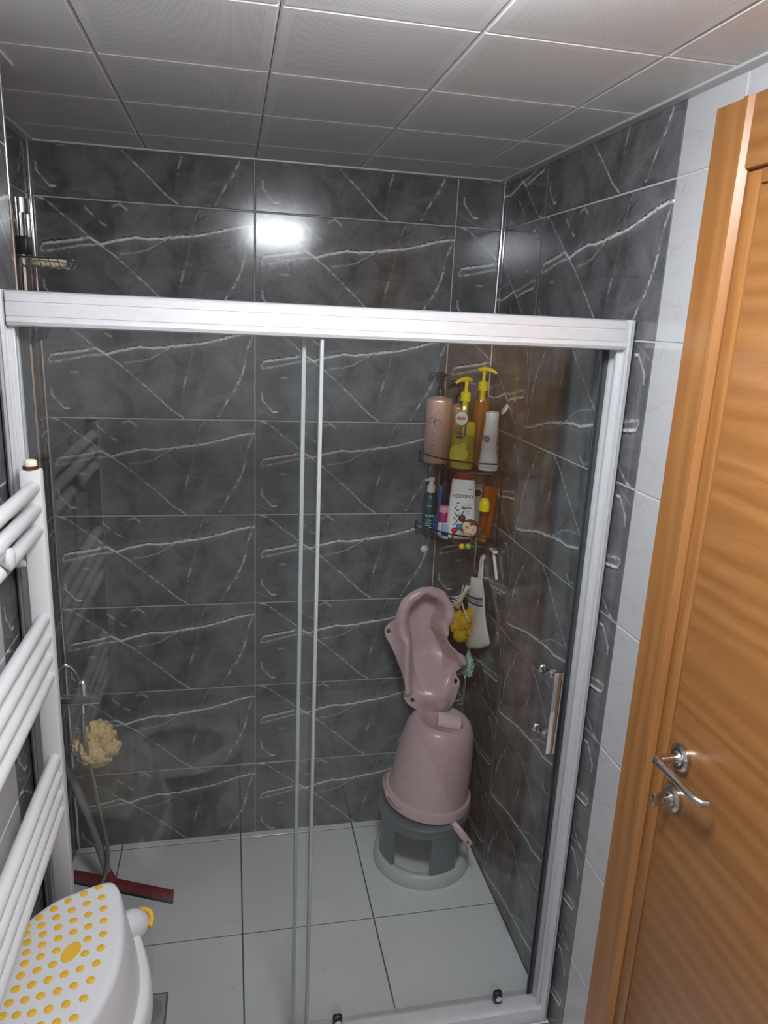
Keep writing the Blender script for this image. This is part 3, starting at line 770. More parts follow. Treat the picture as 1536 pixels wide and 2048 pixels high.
# white tube with open flip cap
M_TUBEW = pm('white_tube', srgb(240, 238, 237), .35, var=.02)
t = empty('cosmetic_tube', (-.043, -.163, 1.3595), (0, 0, -.2), label='white tube with open flip cap at the right of the upper caddy shelf', cat='tube')
b = B(); b.loft([(0, .0295, .022), (.002, .031, .0235), (.028, .030, .0235), (.0285, .0285, .022), (.075, .0265, .021), (.14, .0215, .019), (.152, .0205, .0185)], n=36); b.build('body', M_TUBEW, t, world=False)
b = B(); b.lathe([(.0205, .1525), (.0205, .176), (.0185, .179), (.006, .1795), (.006, .181)], n=32); cp = b.build('cap', M_TUBEW, t, world=False)
b = B(); b.lathe([(.016, 0), (.0175, .002), (.0175, .006), (.015, .0085), (.001, .009)], n=28, M=Matrix.Translation((.034, .004, .190)) @ Matrix.Rotation(math.radians(118), 4, 'Y')); b.build('flip_lid', M_TUBEW, t, world=False)
wp = on_ellipse(.0265, .021, .098, 2, eps=.0006, x0=-.014)
em_ = print_mesh('round_emblem', [ringm(0, 0, .011, .0016), disc(0, 0, .0075)], M_ROSEL, t, wp)
wp = on_ellipse(.0265, .021, .098, 2, eps=.0010, x0=-.014)
print_mesh('emblem_centre', [ringm(0, 0, .0035, .0014, 14)], M_TUBEW, em_, wp)
wp = on_ellipse(.0275, .021, .08, 2, eps=.0006, x0=.019)
print_mesh('small_print', [rect(-.002, .005, .026 - .0035 * k, .0275 - .0035 * k, 2) for k in range(18) if k % 7 != 3], pm('grey_print', srgb(120, 112, 112), .5), t, wp)

# ---- lower shelf
ZB = 1.1295
M_TEAL = pm('dark_teal_bottle', srgb(22, 66, 66), .22, var=.1, coat=.3)
t = empty('pump_bottle', (-.185, -.036, ZB), (0, 0, TH), label='small dark teal bottle with white pump on the lower caddy shelf', cat='bottle')
b = B(); b.lathe([(.021, 0), (.0235, .002), (.0235, .105), (.021, .118), (.013, .127), (.012, .130)], n=36); b.build('body', M_TEAL, t, world=False)
b = B(); b.lathe([(.0135, .129), (.0135, .151), (.012, .153), (.008, .154)], n=24); b.cyl((0, 0, .153), (0, 0, .166), .0085, .0075, n=18); b.tube([(.010, 0, .170), (0, 0, .171), (-.012, -.003, .170), (-.019, -.004, .166)], [.006, .0075, .005, .003], n=10); b.build('pump', M_LABW, t, world=False)
M_TPR = pm('pale_print', srgb(176, 204, 198), .5)
wp = on_ellipse(.0235, .0235, .05, 2, eps=.0004)
print_mesh('small_print', [rect(-.009, .005, .036, .0385)] + [rect(-.011, .009 - .003 * (k % 2), -.012 - .006 * k, -.0095 - .006 * k) for k in range(5)], M_TPR, t, wp)
text_mesh('aroe', .0145, 'lettering', M_TPR, t, on_ellipse(.0235, .0235, .056, 2, eps=.0005), bold=.0003)

t = empty('shampoo_bottle', (-.105, -.122, ZB), (0, 0, -.26), label='white shampoo bottle with dark red cap lettered RESTOREX', cat='bottle')
b = B(); b.loft([(0, .043, .022), (.003, .0465, .0245), (.03, .0465, .025), (.10, .0425, .0235), (.16, .0385, .0215), (.186, .0365, .020), (.1905, .0345, .019), (.192, .032, .018)], n=44, e=3.0); b.build('body', pm('white_shampoo_plastic', srgb(240, 241, 240), .38, var=.02), t, world=False)
b = B(); b.loft([(.1925, .0315, .0185), (.216, .0315, .0185), (.219, .030, .0172)], n=36, e=2.6); b.build('cap', pm('dark_red_cap', srgb(150, 34, 42), .35), t, world=False)
tp = lambda z: interp([(0, 1.0), (.03, 1.0), (.10, .914), (.16, .828), (.20, .78)], z)
text_mesh('RESTOREX', .0136, 'lettering', M_INK, t, on_ellipse(.0465, .025, .140, 3, eps=.0016, x0=.002, taper=tp), bold=.0001)
text_mesh('ŞAMPUAN', .0068, 'lettering', M_INK, t, on_ellipse(.0465, .025, .103, 3, eps=.0016, x0=.014, taper=tp), bold=.0003)
wp = on_ellipse(.0465, .025, .10, 3, eps=.0014, taper=tp)
tp2 = tp
print_mesh('small_print', [rect(.013, .026, .062, .0642, 2), rect(.012, .027, .0165, .0182), rect(.004, .027, .0115, .0132), rect(.012, .026, -.0075, -.0058), rect(.010, .026, -.013, -.0118), rect(.011, .026, -.018, -.0168)], pm('grey_print', srgb(120, 112, 112), .5), t, wp)
lv = []
for (x, z, a, L) in [(-.013, .018, .4, .008), (-.019, .004, 1.1, .009), (-.012, -.004, .3, .008), (-.020, -.016, 2.4, .008), (-.013, -.022, .8, .009), (-.022, -.032, 2.0, .008), (-.014, -.04, 1.2, .008), (-.018, -.05, .5, .009), (.002, .006, 2.2, .008), (.006, -.008, 1.0, .008), (.001, -.016, 2.5, .008), (.006, -.022, .4, .007)]:
    c_, s_ = math.cos(a), math.sin(a); q = []
    for (lx_, lz_) in ((-L, 0), (-.3 * L, .0022), (L, 0), (-.3 * L, -.0022)): q.append((x + lx_ * c_ - lz_ * s_, z + lx_ * s_ + lz_ * c_))
    lv.append((q, [(0, 1, 2, 3)]))
print_mesh('leaf_print', lv, pm('leaf_green_print', srgb(70, 96, 62), .6), t, wp)

t = empty('small_bottle', (-.049, -.176, ZB), (0, 0, TH), label='slim clear bottle with domed yellow cap on the lower caddy shelf', cat='bottle')
b = B(); b.lathe([(.0125, 0), (.0140, .002), (.0140, .095), (.0155, .100), (.0155, .108)], n=28); b.build('body', M_CLEAR, t, world=False)
b = B(); b.lathe([(.0122, .002), (.0124, .012)], n=24); b.build('liquid', M_YSOAP, t, world=False)
b = B(); b.lathe([(.0168, .102), (.0168, .122), (.0155, .132), (.011, .140), (.005, .1435), (.0005, .144)], n=32); b.build('cap', M_YPUMP, t, world=False)

t = empty('amber_bottle', (-.030, -.138, ZB), (.0, .06, -.1), label='amber plastic bottle leaning against the right wall on the lower shelf', cat='bottle')
b = B(); b.loft([(0.0, .018, .014), (.003, .021, .0165), (.10, .0225, .0175), (.165, .0235, .0175), (.172, .022, .016), (.175, .017, .012)], n=36, e=3.4); b.build('body', M_AMBD, t, world=False)
b = B(); b.lathe([(.006, .010), (.006, .016)], n=16, M=Matrix.Translation((-.006, -.0168, .012)) @ Matrix.Rotation(PI / 2, 4, 'X')); b.build('orange_button', pm('orange_button', srgb(232, 92, 22), .4), t, world=False)

t = empty('cosmetic_tube', (-.036, -.072, ZB), (0, 0, -.15), label='beige tube with brown cap standing behind the amber bottle', cat='tube')
b = B(); b.loft([(0, .024, .004), (.03, .0245, .009), (.10, .024, .016), (.162, .0235, .0195), (.168, .0225, .019)], n=32); b.build('body', pm('beige_tube', srgb(196, 180, 172), .4), t, world=False)
b = B(); b.lathe([(.0238, .1685), (.0245, .170), (.0245, .203), (.0225, .207), (.001, .208)], n=32); b.build('cap', pm('mauve_brown_cap', srgb(122, 92, 90), .4), t, world=False)
wp = on_ellipse(.0238, .0185, .138, 2, eps=.0012, x0=-.006)
print_mesh('round_emblem', [disc(0, 0, .0115)], pm('near_black_print', srgb(30, 24, 26), .5), t, wp)

t = empty('tall_bottle', (-.139, -.038, ZB), (0, 0, TH), label='tall navy bottle in shadow behind the RESTOREX bottle', cat='bottle')
b = B(); b.lathe([(.018, 0), (.0195, .002), (.0195, .15), (.016, .165), (.010, .172), (.0095, .182)], n=30); b.build('body', pm('navy_plastic', srgb(30, 32, 62), .35), t, world=False)
b = B(); b.lathe([(.0115, .176), (.0115, .205), (.010, .208), (.001, .2085)], n=24); b.build('cap', pm('navy_cap', srgb(24, 24, 44), .4), t, world=False)
t = empty('comb', (-.171, -.084, ZB), (0.05, .03, TH), label='blue plastic comb handle upright between teal bottle and shampoo', cat='comb')
b = B(); b.box(-.0055, .0055, -.0015, .0015, .0, .165, bev=.0012); b.build('handle', pm('blue_plastic', srgb(36, 96, 170), .35), t, world=False)
b = B()
for k in range(12): b.box(-.016, -.0052, -.0007, .0007, .004 + k * .005, .0065 + k * .005)
b.build('teeth', pm('blue_plastic', srgb(36, 96, 170), .35), t, world=False, smooth=0)
t = empty('jar', (-.158, -.105, ZB), (0, 0, TH), label='small pink-lidded jar with magenta band beside the teal bottle', cat='jar')
b = B(); b.lathe([(.014, .0), (.0165, .003), (.0165, .04), (.015, .047)], n=28); b.build('body', M_LABW, t, world=False)
b = B(); b.lathe([(.0150, .047), (.0178, .049), (.0182, .078), (.0165, .082)], n=28); b.build('band', pm('metallic_magenta', srgb(190, 70, 140), .2, .5), t, world=False)
b = B(); b.lathe([(.0165, .0822), (.0160, .096), (.0135, .100), (.001, .101)], n=28); b.build('lid', pm('pink_lid', srgb(232, 156, 168), .4), t, world=False)
t = empty('sachet', (-.159, -.137, ZB), (0.1, 0, TH - .5), label='small blue and white sachet beside the shampoo bottle', cat='sachet')
b = B(); b.loft([(0, .012, .0008), (.02, .0125, .004), (.05, .012, .001)], n=16); b.build('body', pm('pale_blue_foil', srgb(176, 200, 232), .3), t, world=False)
b = B(); b.loft([(.012, .0127, .0036), (.024, .0128, .0046)], n=16); b.build('stripe', pm('blue_print', srgb(46, 84, 160), .4), t, world=False)

# monkey teether hooked on the lower rail
t = empty('teether_toy', (-.118, -.234, 1.185), (0, 0, TH), label='brown monkey head teether ring with coloured beads on the caddy rail', cat='toy')
M_BRN = pm('brown_rubber', srgb(84, 62, 48), .5); M_FACE = pm('tan_rubber', srgb(220, 188, 150), .5)
b = B(); b.ball((0.006, 0, .010), .027, 1.05, .5, .95, sub=3); hdm = b.build('head', M_BRN, t, world=False)
b = B(); b.ball((-.020, .004, .036), .012, 1, .5, 1, sub=2); b.build('ear', M_BRN, t, world=False)
b = B(); b.ball((.036, .004, .000), .012, 1, .5, 1, sub=2); b.build('ear', M_BRN, t, world=False)
b = B(); b.ball((-.004, -.008, .014), .0155, 1, .5, 1, sub=3); b.ball((.014, -.008, .008), .0145, 1, .5, 1, sub=3); b.ball((.006, -.009, -.002), .0175, 1.15, .5, .8, sub=3); b.build('face', M_FACE, t, world=False)
for x, z in ((-.004, .015), (.015, .008)):
    b = B(); b.ball((x, -.0165, z), .002, sub=2); b.build('eye', M_BLK, t, world=False)
b = B(); b.tube([(-.004, -.0178, -.003), (.004, -.0186, -.007), (.014, -.0175, -.006)], .0007, n=6); b.build('mouth', M_BLK, t, world=False)
b = B(); b.tube([(-.014 + .030 * math.cos(a), .003, -.022 + .030 * math.sin(a)) for a in [2 * PI * k / 30 for k in range(30)]], .0035, n=10, closed=True); b.build('ring', M_BRN, t, world=False)
for (x, z, c, nm) in ((-.040, -.002, srgb(196, 40, 34), 'red'), (-.027, .010, srgb(40, 128, 204), 'blue'), (-.014, -.052, srgb(236, 196, 24), 'yellow'), (.006, -.050, srgb(146, 204, 40), 'lime')):
    b = B(); b.ball((x, -.001, z), .0095, 1, .9, 1, sub=2); b.build('bead', pm(nm + '_bead', c, .35), t, world=False)

# ---------------------------------------------------------------- hung things in the corner
t = empty('razor', (-.012, -.20, 1.03), label='white disposable razor stuck on the right wall below the caddy', cat='razor')
b = B(); b.tube([(-.011, -.188, 1.100), (-.010, -.205, 1.07), (-.009, -.232, 1.022)], [.0042, .0052, .0048], n=10); b.build('handle', M_LABW, t)
b = B(); b.box(-.020, -.005, -.212, -.168, 1.100, 1.1095, bev=.002); b.build('head', M_LABW, t)
t = empty('wall_hook', (-.004, -.085, 1.0), label='long white loop hook in the corner under the caddy', cat='hook')
lp = [(-.008, -.062 - .012, 1.045), (-.008, -.082, 1.050), (-.008, -.092, 1.042), (-.010, -.100, .985), (-.012, -.100, .955), (-.012, -.092, .946), (-.012, -.082, .952), (-.009, -.072, 1.0)]
b = B(); b.tube(lp, .0042, n=10, closed=True, smooth=2); b.build('loop', M_LABW, t)
b = B(); b.cyl((-.0005, -.082, 1.047), (-.009, -.082, 1.047), .011, .008, n=20); b.build('base', M_LABW, t)
b = B(); b.cyl((-.012, -.090, .952), (-.036, -.096, .962), .0035, n=10); b.build('peg', M_LABW, t)
t = empty('suction_cup', (-.185, -.001, 1.053), label='round white suction cup on the back wall below the caddy', cat='suction cup')
b = B(); b.lathe([(.013, 0), (.0125, .002), (.009, .005), (.004, .008), (.003, .011), (.0005, .0112)], n=28, M=Matrix.Translation((-.185, -.0008, 1.053)) @ Matrix.Rotation(PI / 2, 4, 'X')); b.build('cup', M_LABW, t)

def cloth_grid(fn, nu=18, nv=18):
    b = B(); V = [[b.bm.verts.new(fn(i / nu, j / nv)) for i in range(nu + 1)] for j in range(nv + 1)]
    for j in range(nv):
        for i in range(nu): b.face((V[j][i], V[j][i + 1], V[j + 1][i + 1], V[j + 1][i]))
    return b
# bath mitt
t = empty('bath_mitt', (-.04, -.13, .86), label='off-white bath mitt with blue and gold striped cuff on the hook', cat='bath mitt')
M_COT = pm('off_white_towelling', srgb(206, 200, 190), .9, var=.08, nscale=90, bump=.3)
M_BLU = pm('blue_stripe', srgb(52, 88, 156), .9); M_GLD = pm('gold_stripe', srgb(186, 140, 62), .9)
def mitt(u, v, off=0.0):
    z = .985 - .232 * v
    wl = interp([(0, .010), (.15, .040), (.28, .062), (.46, .040), (.66, .074), (.84, .102), (.95, .090), (1, .055)], v); wr = interp([(0, .008), (.2, .040), (.5, .066), (.75, .084), (.9, .088), (.97, .07), (1, .04)], v)
    yc = -.105 + .42 * wl * (1 - u) - wr * 1.30 * u
    x = -.040 + .026 * u - .012 * math.sin(PI * u) - .008 * math.sin(6.0 * u + 5 * v) * (.4 + .6 * v) - off
    return (x, yc, z - .012 * math.sin(PI * u) * v + .034 * abs(2 * u - 1) ** 2.5 * v ** 5)
o = cloth_grid(lambda u, v: mitt(u, v)).build('mitt', M_COT, t, smooth=80); solidify(o, .009, 0)
for v0, v1, m_ in ((.25, .28, M_BLU), (.285, .315, M_GLD), (.33, .36, M_BLU)):
    o2 = cloth_grid(lambda u, v: mitt(u, v0 + (v1 - v0) * v - .05 * u + .03, .0054), 16, 2).build('stripe', m_, o, smooth=80); solidify(o2, .001, 0)
# fold of the cuff
o = cloth_grid(lambda u, v: (-.062 - .01 * math.sin(PI * u), -.070 - .085 * u * (.3 + .7 * v), .945 - .085 * u * .9 - .02 * v), 12, 4).build('cuff_fold', M_COT, t, smooth=80); solidify(o, .004, 0)
# yellow net sponge
t = empty('net_sponge', (-.075, -.105, .86), label='mustard yellow net sponge hanging behind the pink bath seat', cat='sponge')
M_MUST = pm('mustard_net', srgb(188, 150, 22), .85, var=.3, nscale=160, bump=.5)
b = B()
for k in range(9):
    a = k * 2.4; b.ball((-.066 + .020 * math.cos(a), -.110 + .012 * math.sin(a), .850 - .009 * k), .024, 1, .8, 1.1, sub=3, jitter=.45)
b.build('net', M_MUST, t, smooth=80)
b = B()
for k in range(5):
    pts = [(-.03, -.095, .965), (-.05 - .006 * k, -.10, .945 - .004 * k), (-.075 - .008 * k, -.108, .915 - .006 * k), (-.085, -.112, .88)]
    b.tube(pts, .0042, n=7, smooth=2)
b.build('twisted_cord', pm('golden_cord', srgb(178, 142, 78), .8, var=.3, nscale=200, bump=.5), t)
b = B()
for k in range(4):
    pts = [(-.05 - .004 * k, -.100, .95 + .002 * k), (-.082, -.118, .925 - .007 * k), (-.112, -.116 + .002 * k, .918 - .011 * k)]
    b.tube(pts, .0022, n=6, smooth=2)
b.build('striped_tape', pm('white_tape', srgb(206, 204, 200), .8, var=.3, nscale=250), t)
# mint scrubber
t = empty('scrubber', (-.034, -.10, .67), label='pale mint fluffy scrubber hanging beside the pink bath seat', cat='scrubber')
M_MINT = pm('mint_yarn', srgb(176, 212, 198), .9, var=.15, nscale=150, bump=.4)
b = B(); random.seed(3)
for k in range(170):
    a = random.uniform(0, 2 * PI); z = random.uniform(.632, .712); r = .019 * math.sin(PI * min(1, max(.15, (z - .622) / .09)))
    c = Vector((-.036, -.105, z)); d = Vector((math.cos(a), math.sin(a), random.uniform(-.7, .4)))
    b.tube([c + d * .004, c + d * (r * .7), c + d * (r + random.uniform(.001, .006)) + Vector((0, 0, -.004))], .0021, n=5)
b.ball((-.036, -.105, .67), .017, 1, 1, 2.0, sub=2); b.build('yarn', M_MINT, t, smooth=60)
b = B(); b.tube([(-.030, -.10, .96), (-.032, -.10, .85), (-.035, -.105, .70)], .0014, n=6); b.build('string', M_LABW, t)

# ---------------------------------------------------------------- round stool, bucket, bath seat
SX, SY = -.188, -.206
t = empty('round_stool', (SX, SY, 0), label='round slate grey plastic stool with white ring base in the shower', cat='stool')
MT = Matrix.Translation((SX, SY, 0))
b = B(); R = [(.163, .0), (.166, .006), (.163, .030), (.154, .044), (.146, .046), (.136, .044), (.128, .030), (.126, .004), (.130, .0)]
b.rings([[(SX + r * math.cos(2 * PI * k / 56), SY + r * math.sin(2 * PI * k / 56), z) for k in range(56)] for r, z in R], closed=True); b.build('base_ring', pm('pale_grey_plastic', srgb(196, 200, 199), .35), t, smooth=50)
for a in (math.radians(-75), math.radians(-165), math.radians(105), math.radians(15)):
    b = B(); n = 9; ha = math.radians(19); outer = []; 
    prof = [(.150, .030), (.147, .10), (.146, .178)]
    V = {}
    for i in range(n):
        an = a - ha + 2 * ha * i / (n - 1)
        for j, (r, z) in enumerate(prof):
            V[i, j, 0] = b.bm.verts.new((SX + r * math.cos(an), SY + r * math.sin(an), z)); V[i, j, 1] = b.bm.verts.new((SX + (r - .012) * math.cos(an), SY + (r - .012) * math.sin(an), z))
    for i in range(n - 1):
        for j in range(2):
            for q in (0, 1): b.face((V[i, j, q], V[i + 1, j, q], V[i + 1, j + 1, q], V[i, j + 1, q]))
        b.face((V[i, 0, 0], V[i + 1, 0, 0], V[i + 1, 0, 1], V[i, 0, 1])); b.face((V[i, 2, 0], V[i + 1, 2, 0], V[i + 1, 2, 1], V[i, 2, 1]))
    for i in (0, n - 1):
        for j in range(2): b.face((V[i, j, 0], V[i, j + 1, 0], V[i, j + 1, 1], V[i, j, 1]))
    b.build('leg', M_GREYP, t)
b = B(); b.lathe([(.128, .178), (.146, .178), (.150, .182), (.150, .207), (.156, .210), (.156, .217), (.151, .221), (.130, .221), (.05, .219), (.004, .219)], n=64, cap0=True, M=MT); b.build('seat', M_GREYP, t, smooth=40)

BK = Matrix.Translation((-.180, -.200, .237)) @ Matrix.Rotation(math.radians(6), 4, 'Y') @ Matrix.Rotation(math.radians(3), 4, 'X')
t = empty('bucket', (-.180, -.200, .237), label='pink plastic bucket upside down on the round grey stool', cat='bucket')
prof = [(.138, .0), (.1455, .001), (.149, .004), (.147, .030), (.1445, .034), (.1365, .036), (.132, .075), (.126, .16), (.118, .230), (.111, .265), (.102, .287), (.090, .300), (.080, .303), (.073, .300), (.067, .296), (.004, .296)]
inner = [(.134, .002), (.129, .05), (.108, .25), (.09, .285), (.004, .288)]
b = B(); b.lathe(prof, n=64, cap0=False, M=BK); b.build('body', M_PINK, t, smooth=40)
b = B(); b.lathe([(.138, .0)] + inner, n=64, cap0=False, M=BK); b.build('inner_wall', M_PINK, t, smooth=40)
b = B(); q = BK @ Vector((-.150, -.03, .03)); b.ball(tuple(q), .012, .7, 1.2, .8, sub=2); b.tube([tuple(BK @ Vector((.153 * math.cos(a), .153 * math.sin(a), .004 + .030 * math.sin((a - 2.3) * 1.6)))) for a in [2.3 + .1 * k for k in range(16)]], .0035, n=8); b.build('bail_handle', M_PINK, t)
# long dipper handle sticking out from under the bucket
t = empty('dipper', (-.10, -.30, .24), label='pink dipper handle sticking out from under the upturned bucket', cat='dipper')
hp = [(-.165, -.225, .2265), (-.135, -.318, .2275), (-.120, -.345, .220), (-.098, -.366, .196), (-.078, -.382, .172)]
b = B(); P = [Vector(p) for p in hp]; R = []
side = Vector((.75, -.35, .1)).normalized()
for i, p in enumerate(P):
    d = (P[min(i + 1, 4)] - P[max(i - 1, 0)]).normalized(); s_ = (side - d * side.dot(d)).normalized(); n_ = d.cross(s_); w_ = [.010, .011, .011, .0125, .010][i]
    R.append([tuple(p + s_ * w_ * math.cos(a) + n_ * .0042 * math.sin(a)) for a in [2 * PI * k / 16 for k in range(16)]])
b.rings(R); b.build('handle', M_PINK, t, smooth=50)
d = (P[4] - P[3]).normalized(); n_ = d.cross(side).normalized(); c = P[3] * .35 + P[4] * .65
b = B(); b.cyl(c - n_ * .0052, c + n_ * .0052, .0042, n=16); b.build('hang_hole_plug', pm('painted_hole_shade', (.02, .02, .02), .8), t)  # solid plug, its dark colour stands in for the shade inside the hole
# soap on the bucket
top_c = BK @ Vector((.014, -.026, .2985))
b = B(); b.box(-.038, .038, -.025, .025, 0, .024, bev=.003, seg=2)
o = b.build('soap_bar', M_PINKS, smooth=30); o.location = top_c; o.rotation_euler = (math.radians(5), math.radians(7), -.25)
set_props(o, 'pale pink rectangular soap bar on top of the upturned bucket', 'soap')

# pink baby bath seat leaning in the corner on the bucket
t = empty('baby_bath_recliner', (-.19, -.16, .53), label='pink plastic baby bath seat leaning upright on the bucket in the corner', cat='baby bath')
rowsL = [(1183, 850, 864), (1186, 838, 880), (1190, 828, 889), (1195, 817, 897), (1203, 806, 901), (1212, 800, 907), (1225, 794, 912), (1238, 790, 914), (1246, 780, 911), (1254, 769, 902), (1262, 766, 894), (1272, 768, 892), (1284, 775, 898), (1296, 782, 912), (1308, 787, 926), (1318, 790, 934), (1326, 793, 935), (1334, 795, 922), (1340, 796, 910), (1348, 797, 911), (1356, 797, 917), (1363, 796, 917), (1370, 794, 912), (1380, 795, 906), (1390, 802, 902), (1399, 816, 894), (1406, 832, 886), (1411, 848, 878)]
# pixel rows were measured on the picture and turned into metres on a plane 0.12 m in front of the back wall
def seat_xz(x, y): return (-.207 + (x - 850) * .00160 + (y - 1187) * .000145, .939 - (y - 1187) * .00183 + (x - 850) * .00006)
def sstep(a, b_, x):
    k = min(1, max(0, (x - a) / (b_ - a))); return k * k * (3 - 2 * k)
def segd(x, y, P):
    best = 1e9
    for (ax, ay), (bx_, by_) in zip(P, P[1:]):
        dx, dy = bx_ - ax, by_ - ay; k = min(1, max(0, ((x - ax) * dx + (y - ay) * dy) / (dx * dx + dy * dy)))
        best = min(best, math.hypot(x - ax - k * dx, y - ay - k * dy))
    return best
inl = [(1183, 850), (1199, 842), (1206, 832), (1220, 818), (1242, 811), (1267, 811), (1290, 814), (1320, 811), (1345, 812), (1365, 822), (1385, 845)]
inr = [(1183, 866), (1199, 870), (1206, 886), (1220, 896), (1236, 899), (1252, 890), (1267, 886), (1290, 897), (1320, 908), (1335, 902), (1345, 895), (1365, 888), (1385, 876)]
flange = [(802, 1266), (800, 1243), (806, 1219), (822, 1202), (845, 1192), (868, 1191), (890, 1199), (903, 1214), (908, 1230), (902, 1242)]
larm = [(808, 1278), (804, 1310), (801, 1345), (801, 1362)]; rarm = [(890, 1262), (902, 1282), (916, 1302), (925, 1318)]
def seat_depth(u, y, x):
    """distance in front (+) of the mean sheet"""
    xl, xr = interp(inl, y), interp(inr, y)
    ins = sstep(-2, 15, x - xl) * sstep(-2, 15, xr - x) * sstep(1190, 1206, y)
    low = 1 - sstep(1296, 1384, y)
    d = -.075 * ins * low * (.75 + .25 * math.cos(PI * (2 * (x - xl) / max(1, xr - xl) - 1) * .5))
    d += .016 * math.exp(-(segd(x, y, flange) / 9) ** 2)
    d += .030 * math.exp(-(segd(x, y, larm) / 8) ** 2) + .036 * math.exp(-(segd(x, y, rarm) / 9) ** 2)
    d += .034 * math.exp(-((x - 862) / 42) ** 2 - ((y - 1376) / 26) ** 2) + .012 * math.exp(-((x - 872) / 12) ** 2 - ((y - 1398) / 9) ** 2)
    if x < 800: d -= .020 * sstep(800, 776, x) * sstep(1340, 1300, y) if y < 1340 else 0
    return d
NR = 112; NC = 72
holes = [(775, 1262, 5.0), (812, 1383, 5.0), (908, 1357, 5.0), (848, 1198, 3.8)]
def seat_row(y):
    for r0, r1 in zip(rowsL, rowsL[1:]):
        if r0[0] <= y <= r1[0] + 1e-6:
            k = (y - r0[0]) / (r1[0] - r0[0]); return r0[1] + (r1[1] - r0[1]) * k, r0[2] + (r1[2] - r0[2]) * k
    return rowsL[-1][1:]
def seat_pt(x, y):
    X, Z = seat_xz(x, y)
    return (X, -.165 + .085 * (Z - .52) / .42 - seat_depth(0, y, x), Z)
b = B(); V = []
for j in range(NR + 1):
    y = 1183 + (1411 - 1183) * j / NR; l, r = seat_row(y); row = []
    for i in range(NC + 1):
        x = l + (r - l) * i / NC; row.append((b.bm.verts.new(seat_pt(x, y)), x, y))
    V.append(row)
for j in range(NR):
    for i in range(NC):
        q = (V[j][i], V[j][i + 1], V[j + 1][i + 1], V[j + 1][i])
        cx_ = sum(p[1] for p in q) / 4; cy_ = sum(p[2] for p in q) / 4
        if any((cx_ - hx_) ** 2 + (cy_ - hy_) ** 2 < hr ** 2 for hx_, hy_, hr in holes): continue
        b.face([p[0] for p in q])
bmesh.ops.smooth_vert(b.bm, verts=b.bm.verts, factor=.4, use_axis_x=True, use_axis_y=True, use_axis_z=True)
o = b.build('shell', M_PINK, t, smooth=80); solidify(o, .0045, 1)
for hx_, hy_, hr in holes:
    b = B(); b.tube([seat_pt(hx_ + (hr + .3) * math.cos(a), hy_ + (hr + .3) * math.sin(a)) for a in [2 * PI * k / 20 for k in range(20)]], .0026, n=8, closed=True); b.build('eyelet', M_PINK, t, smooth=80)

# ---------------------------------------------------------------- left side of the shower
t = empty('shower_column', (-1.30, -.33, .72), label='chrome shower riser rail with mixer tap on the left niche wall', cat='shower')
b = B(); b.cyl((-1.297, -.33, .78), (-1.297, -.33, 2.0), .0122, n=24); b.build('riser_pipe', M_CHROME, t)
b = B(); b.cyl((-1.294, -.33, 1.996), (-1.294, -.33, 2.028), .0195, n=28); b.cyl((-1.3485, -.33, 2.012), (-1.294, -.33, 2.012), .010, n=16); b.build('top_bracket', M_CHROMED, t)
b = B(); b.cyl((-1.3485, -.33, .742), (-1.185, -.33, .742), .0155, n=28); mb = b.build('mixer_body', M_CHROMED, t)
b = B(); b.cyl((-1.297, -.33, .75), (-1.297, -.33, .80), .016, n=24); b.build('riser_socket', M_CHROME, t)
b = B(); b.lathe([(.012, .757), (.0125, .775), (.014, .78), (.014, .797), (.011, .801), (.001, .8015)], n=20, M=Matrix.Translation((-1.228, -.33, 0))); b.build('diverter_knob', M_CHROMED, mb)
b = B(); b.cyl((-1.232, -.33, .728), (-1.232, -.33, .702), .010, n=18); b.build('outlet', M_CHROME, mb)
hose = [(-1.232, -.33, .704), (-1.236, -.325, .62), (-1.222, -.30, .48), (-1.222, -.26, .36), (-1.212, -.235, .24), (-1.206, -.225, .14), (-1.222, -.235, .05), (-1.268, -.25, .018), (-1.315, -.27, .0125)]
b = B(); b.tube(hose, .0068, n=12, smooth=3)
s = NT('steel_hose'); co = s.coord(); wv = s.n('ShaderNodeTexWave', {'Vector': co, 'Scale': 90.0}, bands_direction='Z').outputs['Fac']
s.bsdf(Base_Color=s.mix(wv, (.35, .35, .36, 1), (.6, .6, .61, 1)), Metallic=.9, Roughness=.25, Normal=s.bump(wv, .5, .002)); M_HOSE = s.mat
b.build('hose', M_HOSE, t)
b = B(); b.tube([(-1.290, -.355, .84), (-1.262, -.352, .862), (-1.240, -.345, .835), (-1.234, -.335, .80)], .0055, n=10, smooth=2); b.build('upper_hose', M_HOSE, t)
t2 = empty('hand_shower_holder', (-1.285, -.33, 1.72), label='dark slider holder on the riser rail just under the header', cat='bracket')
b = B(); b.cyl((-1.297, -.33, 1.70), (-1.297, -.33, 1.745), .0165, n=24); b.tube([(-1.285, -.335, 1.712), (-1.262, -.345, 1.722), (-1.252, -.35, 1.75)], [.010, .012, .011], n=12); b.build('clamp', pm('dark_grey_plastic', srgb(58, 60, 62), .35), t2)
b = B(); b.tube([(-1.283, -.349, 1.695), (-1.275, -.352, 1.72), (-1.276, -.352, 1.75)], .003, n=8); b.build('clip', M_CHROME, t2)
b = B(); b.ball((-1.303, -.385, 1.725), .022, .8, 1.1, 1.9, sub=3, jitter=.12)
o = b.build('bath_sponge', pm('tan_foam', srgb(206, 176, 130), .85, var=.12, nscale=90, bump=.4)); set_props(o, 'tan oval sponge hanging on the riser under the header rail', 'sponge')

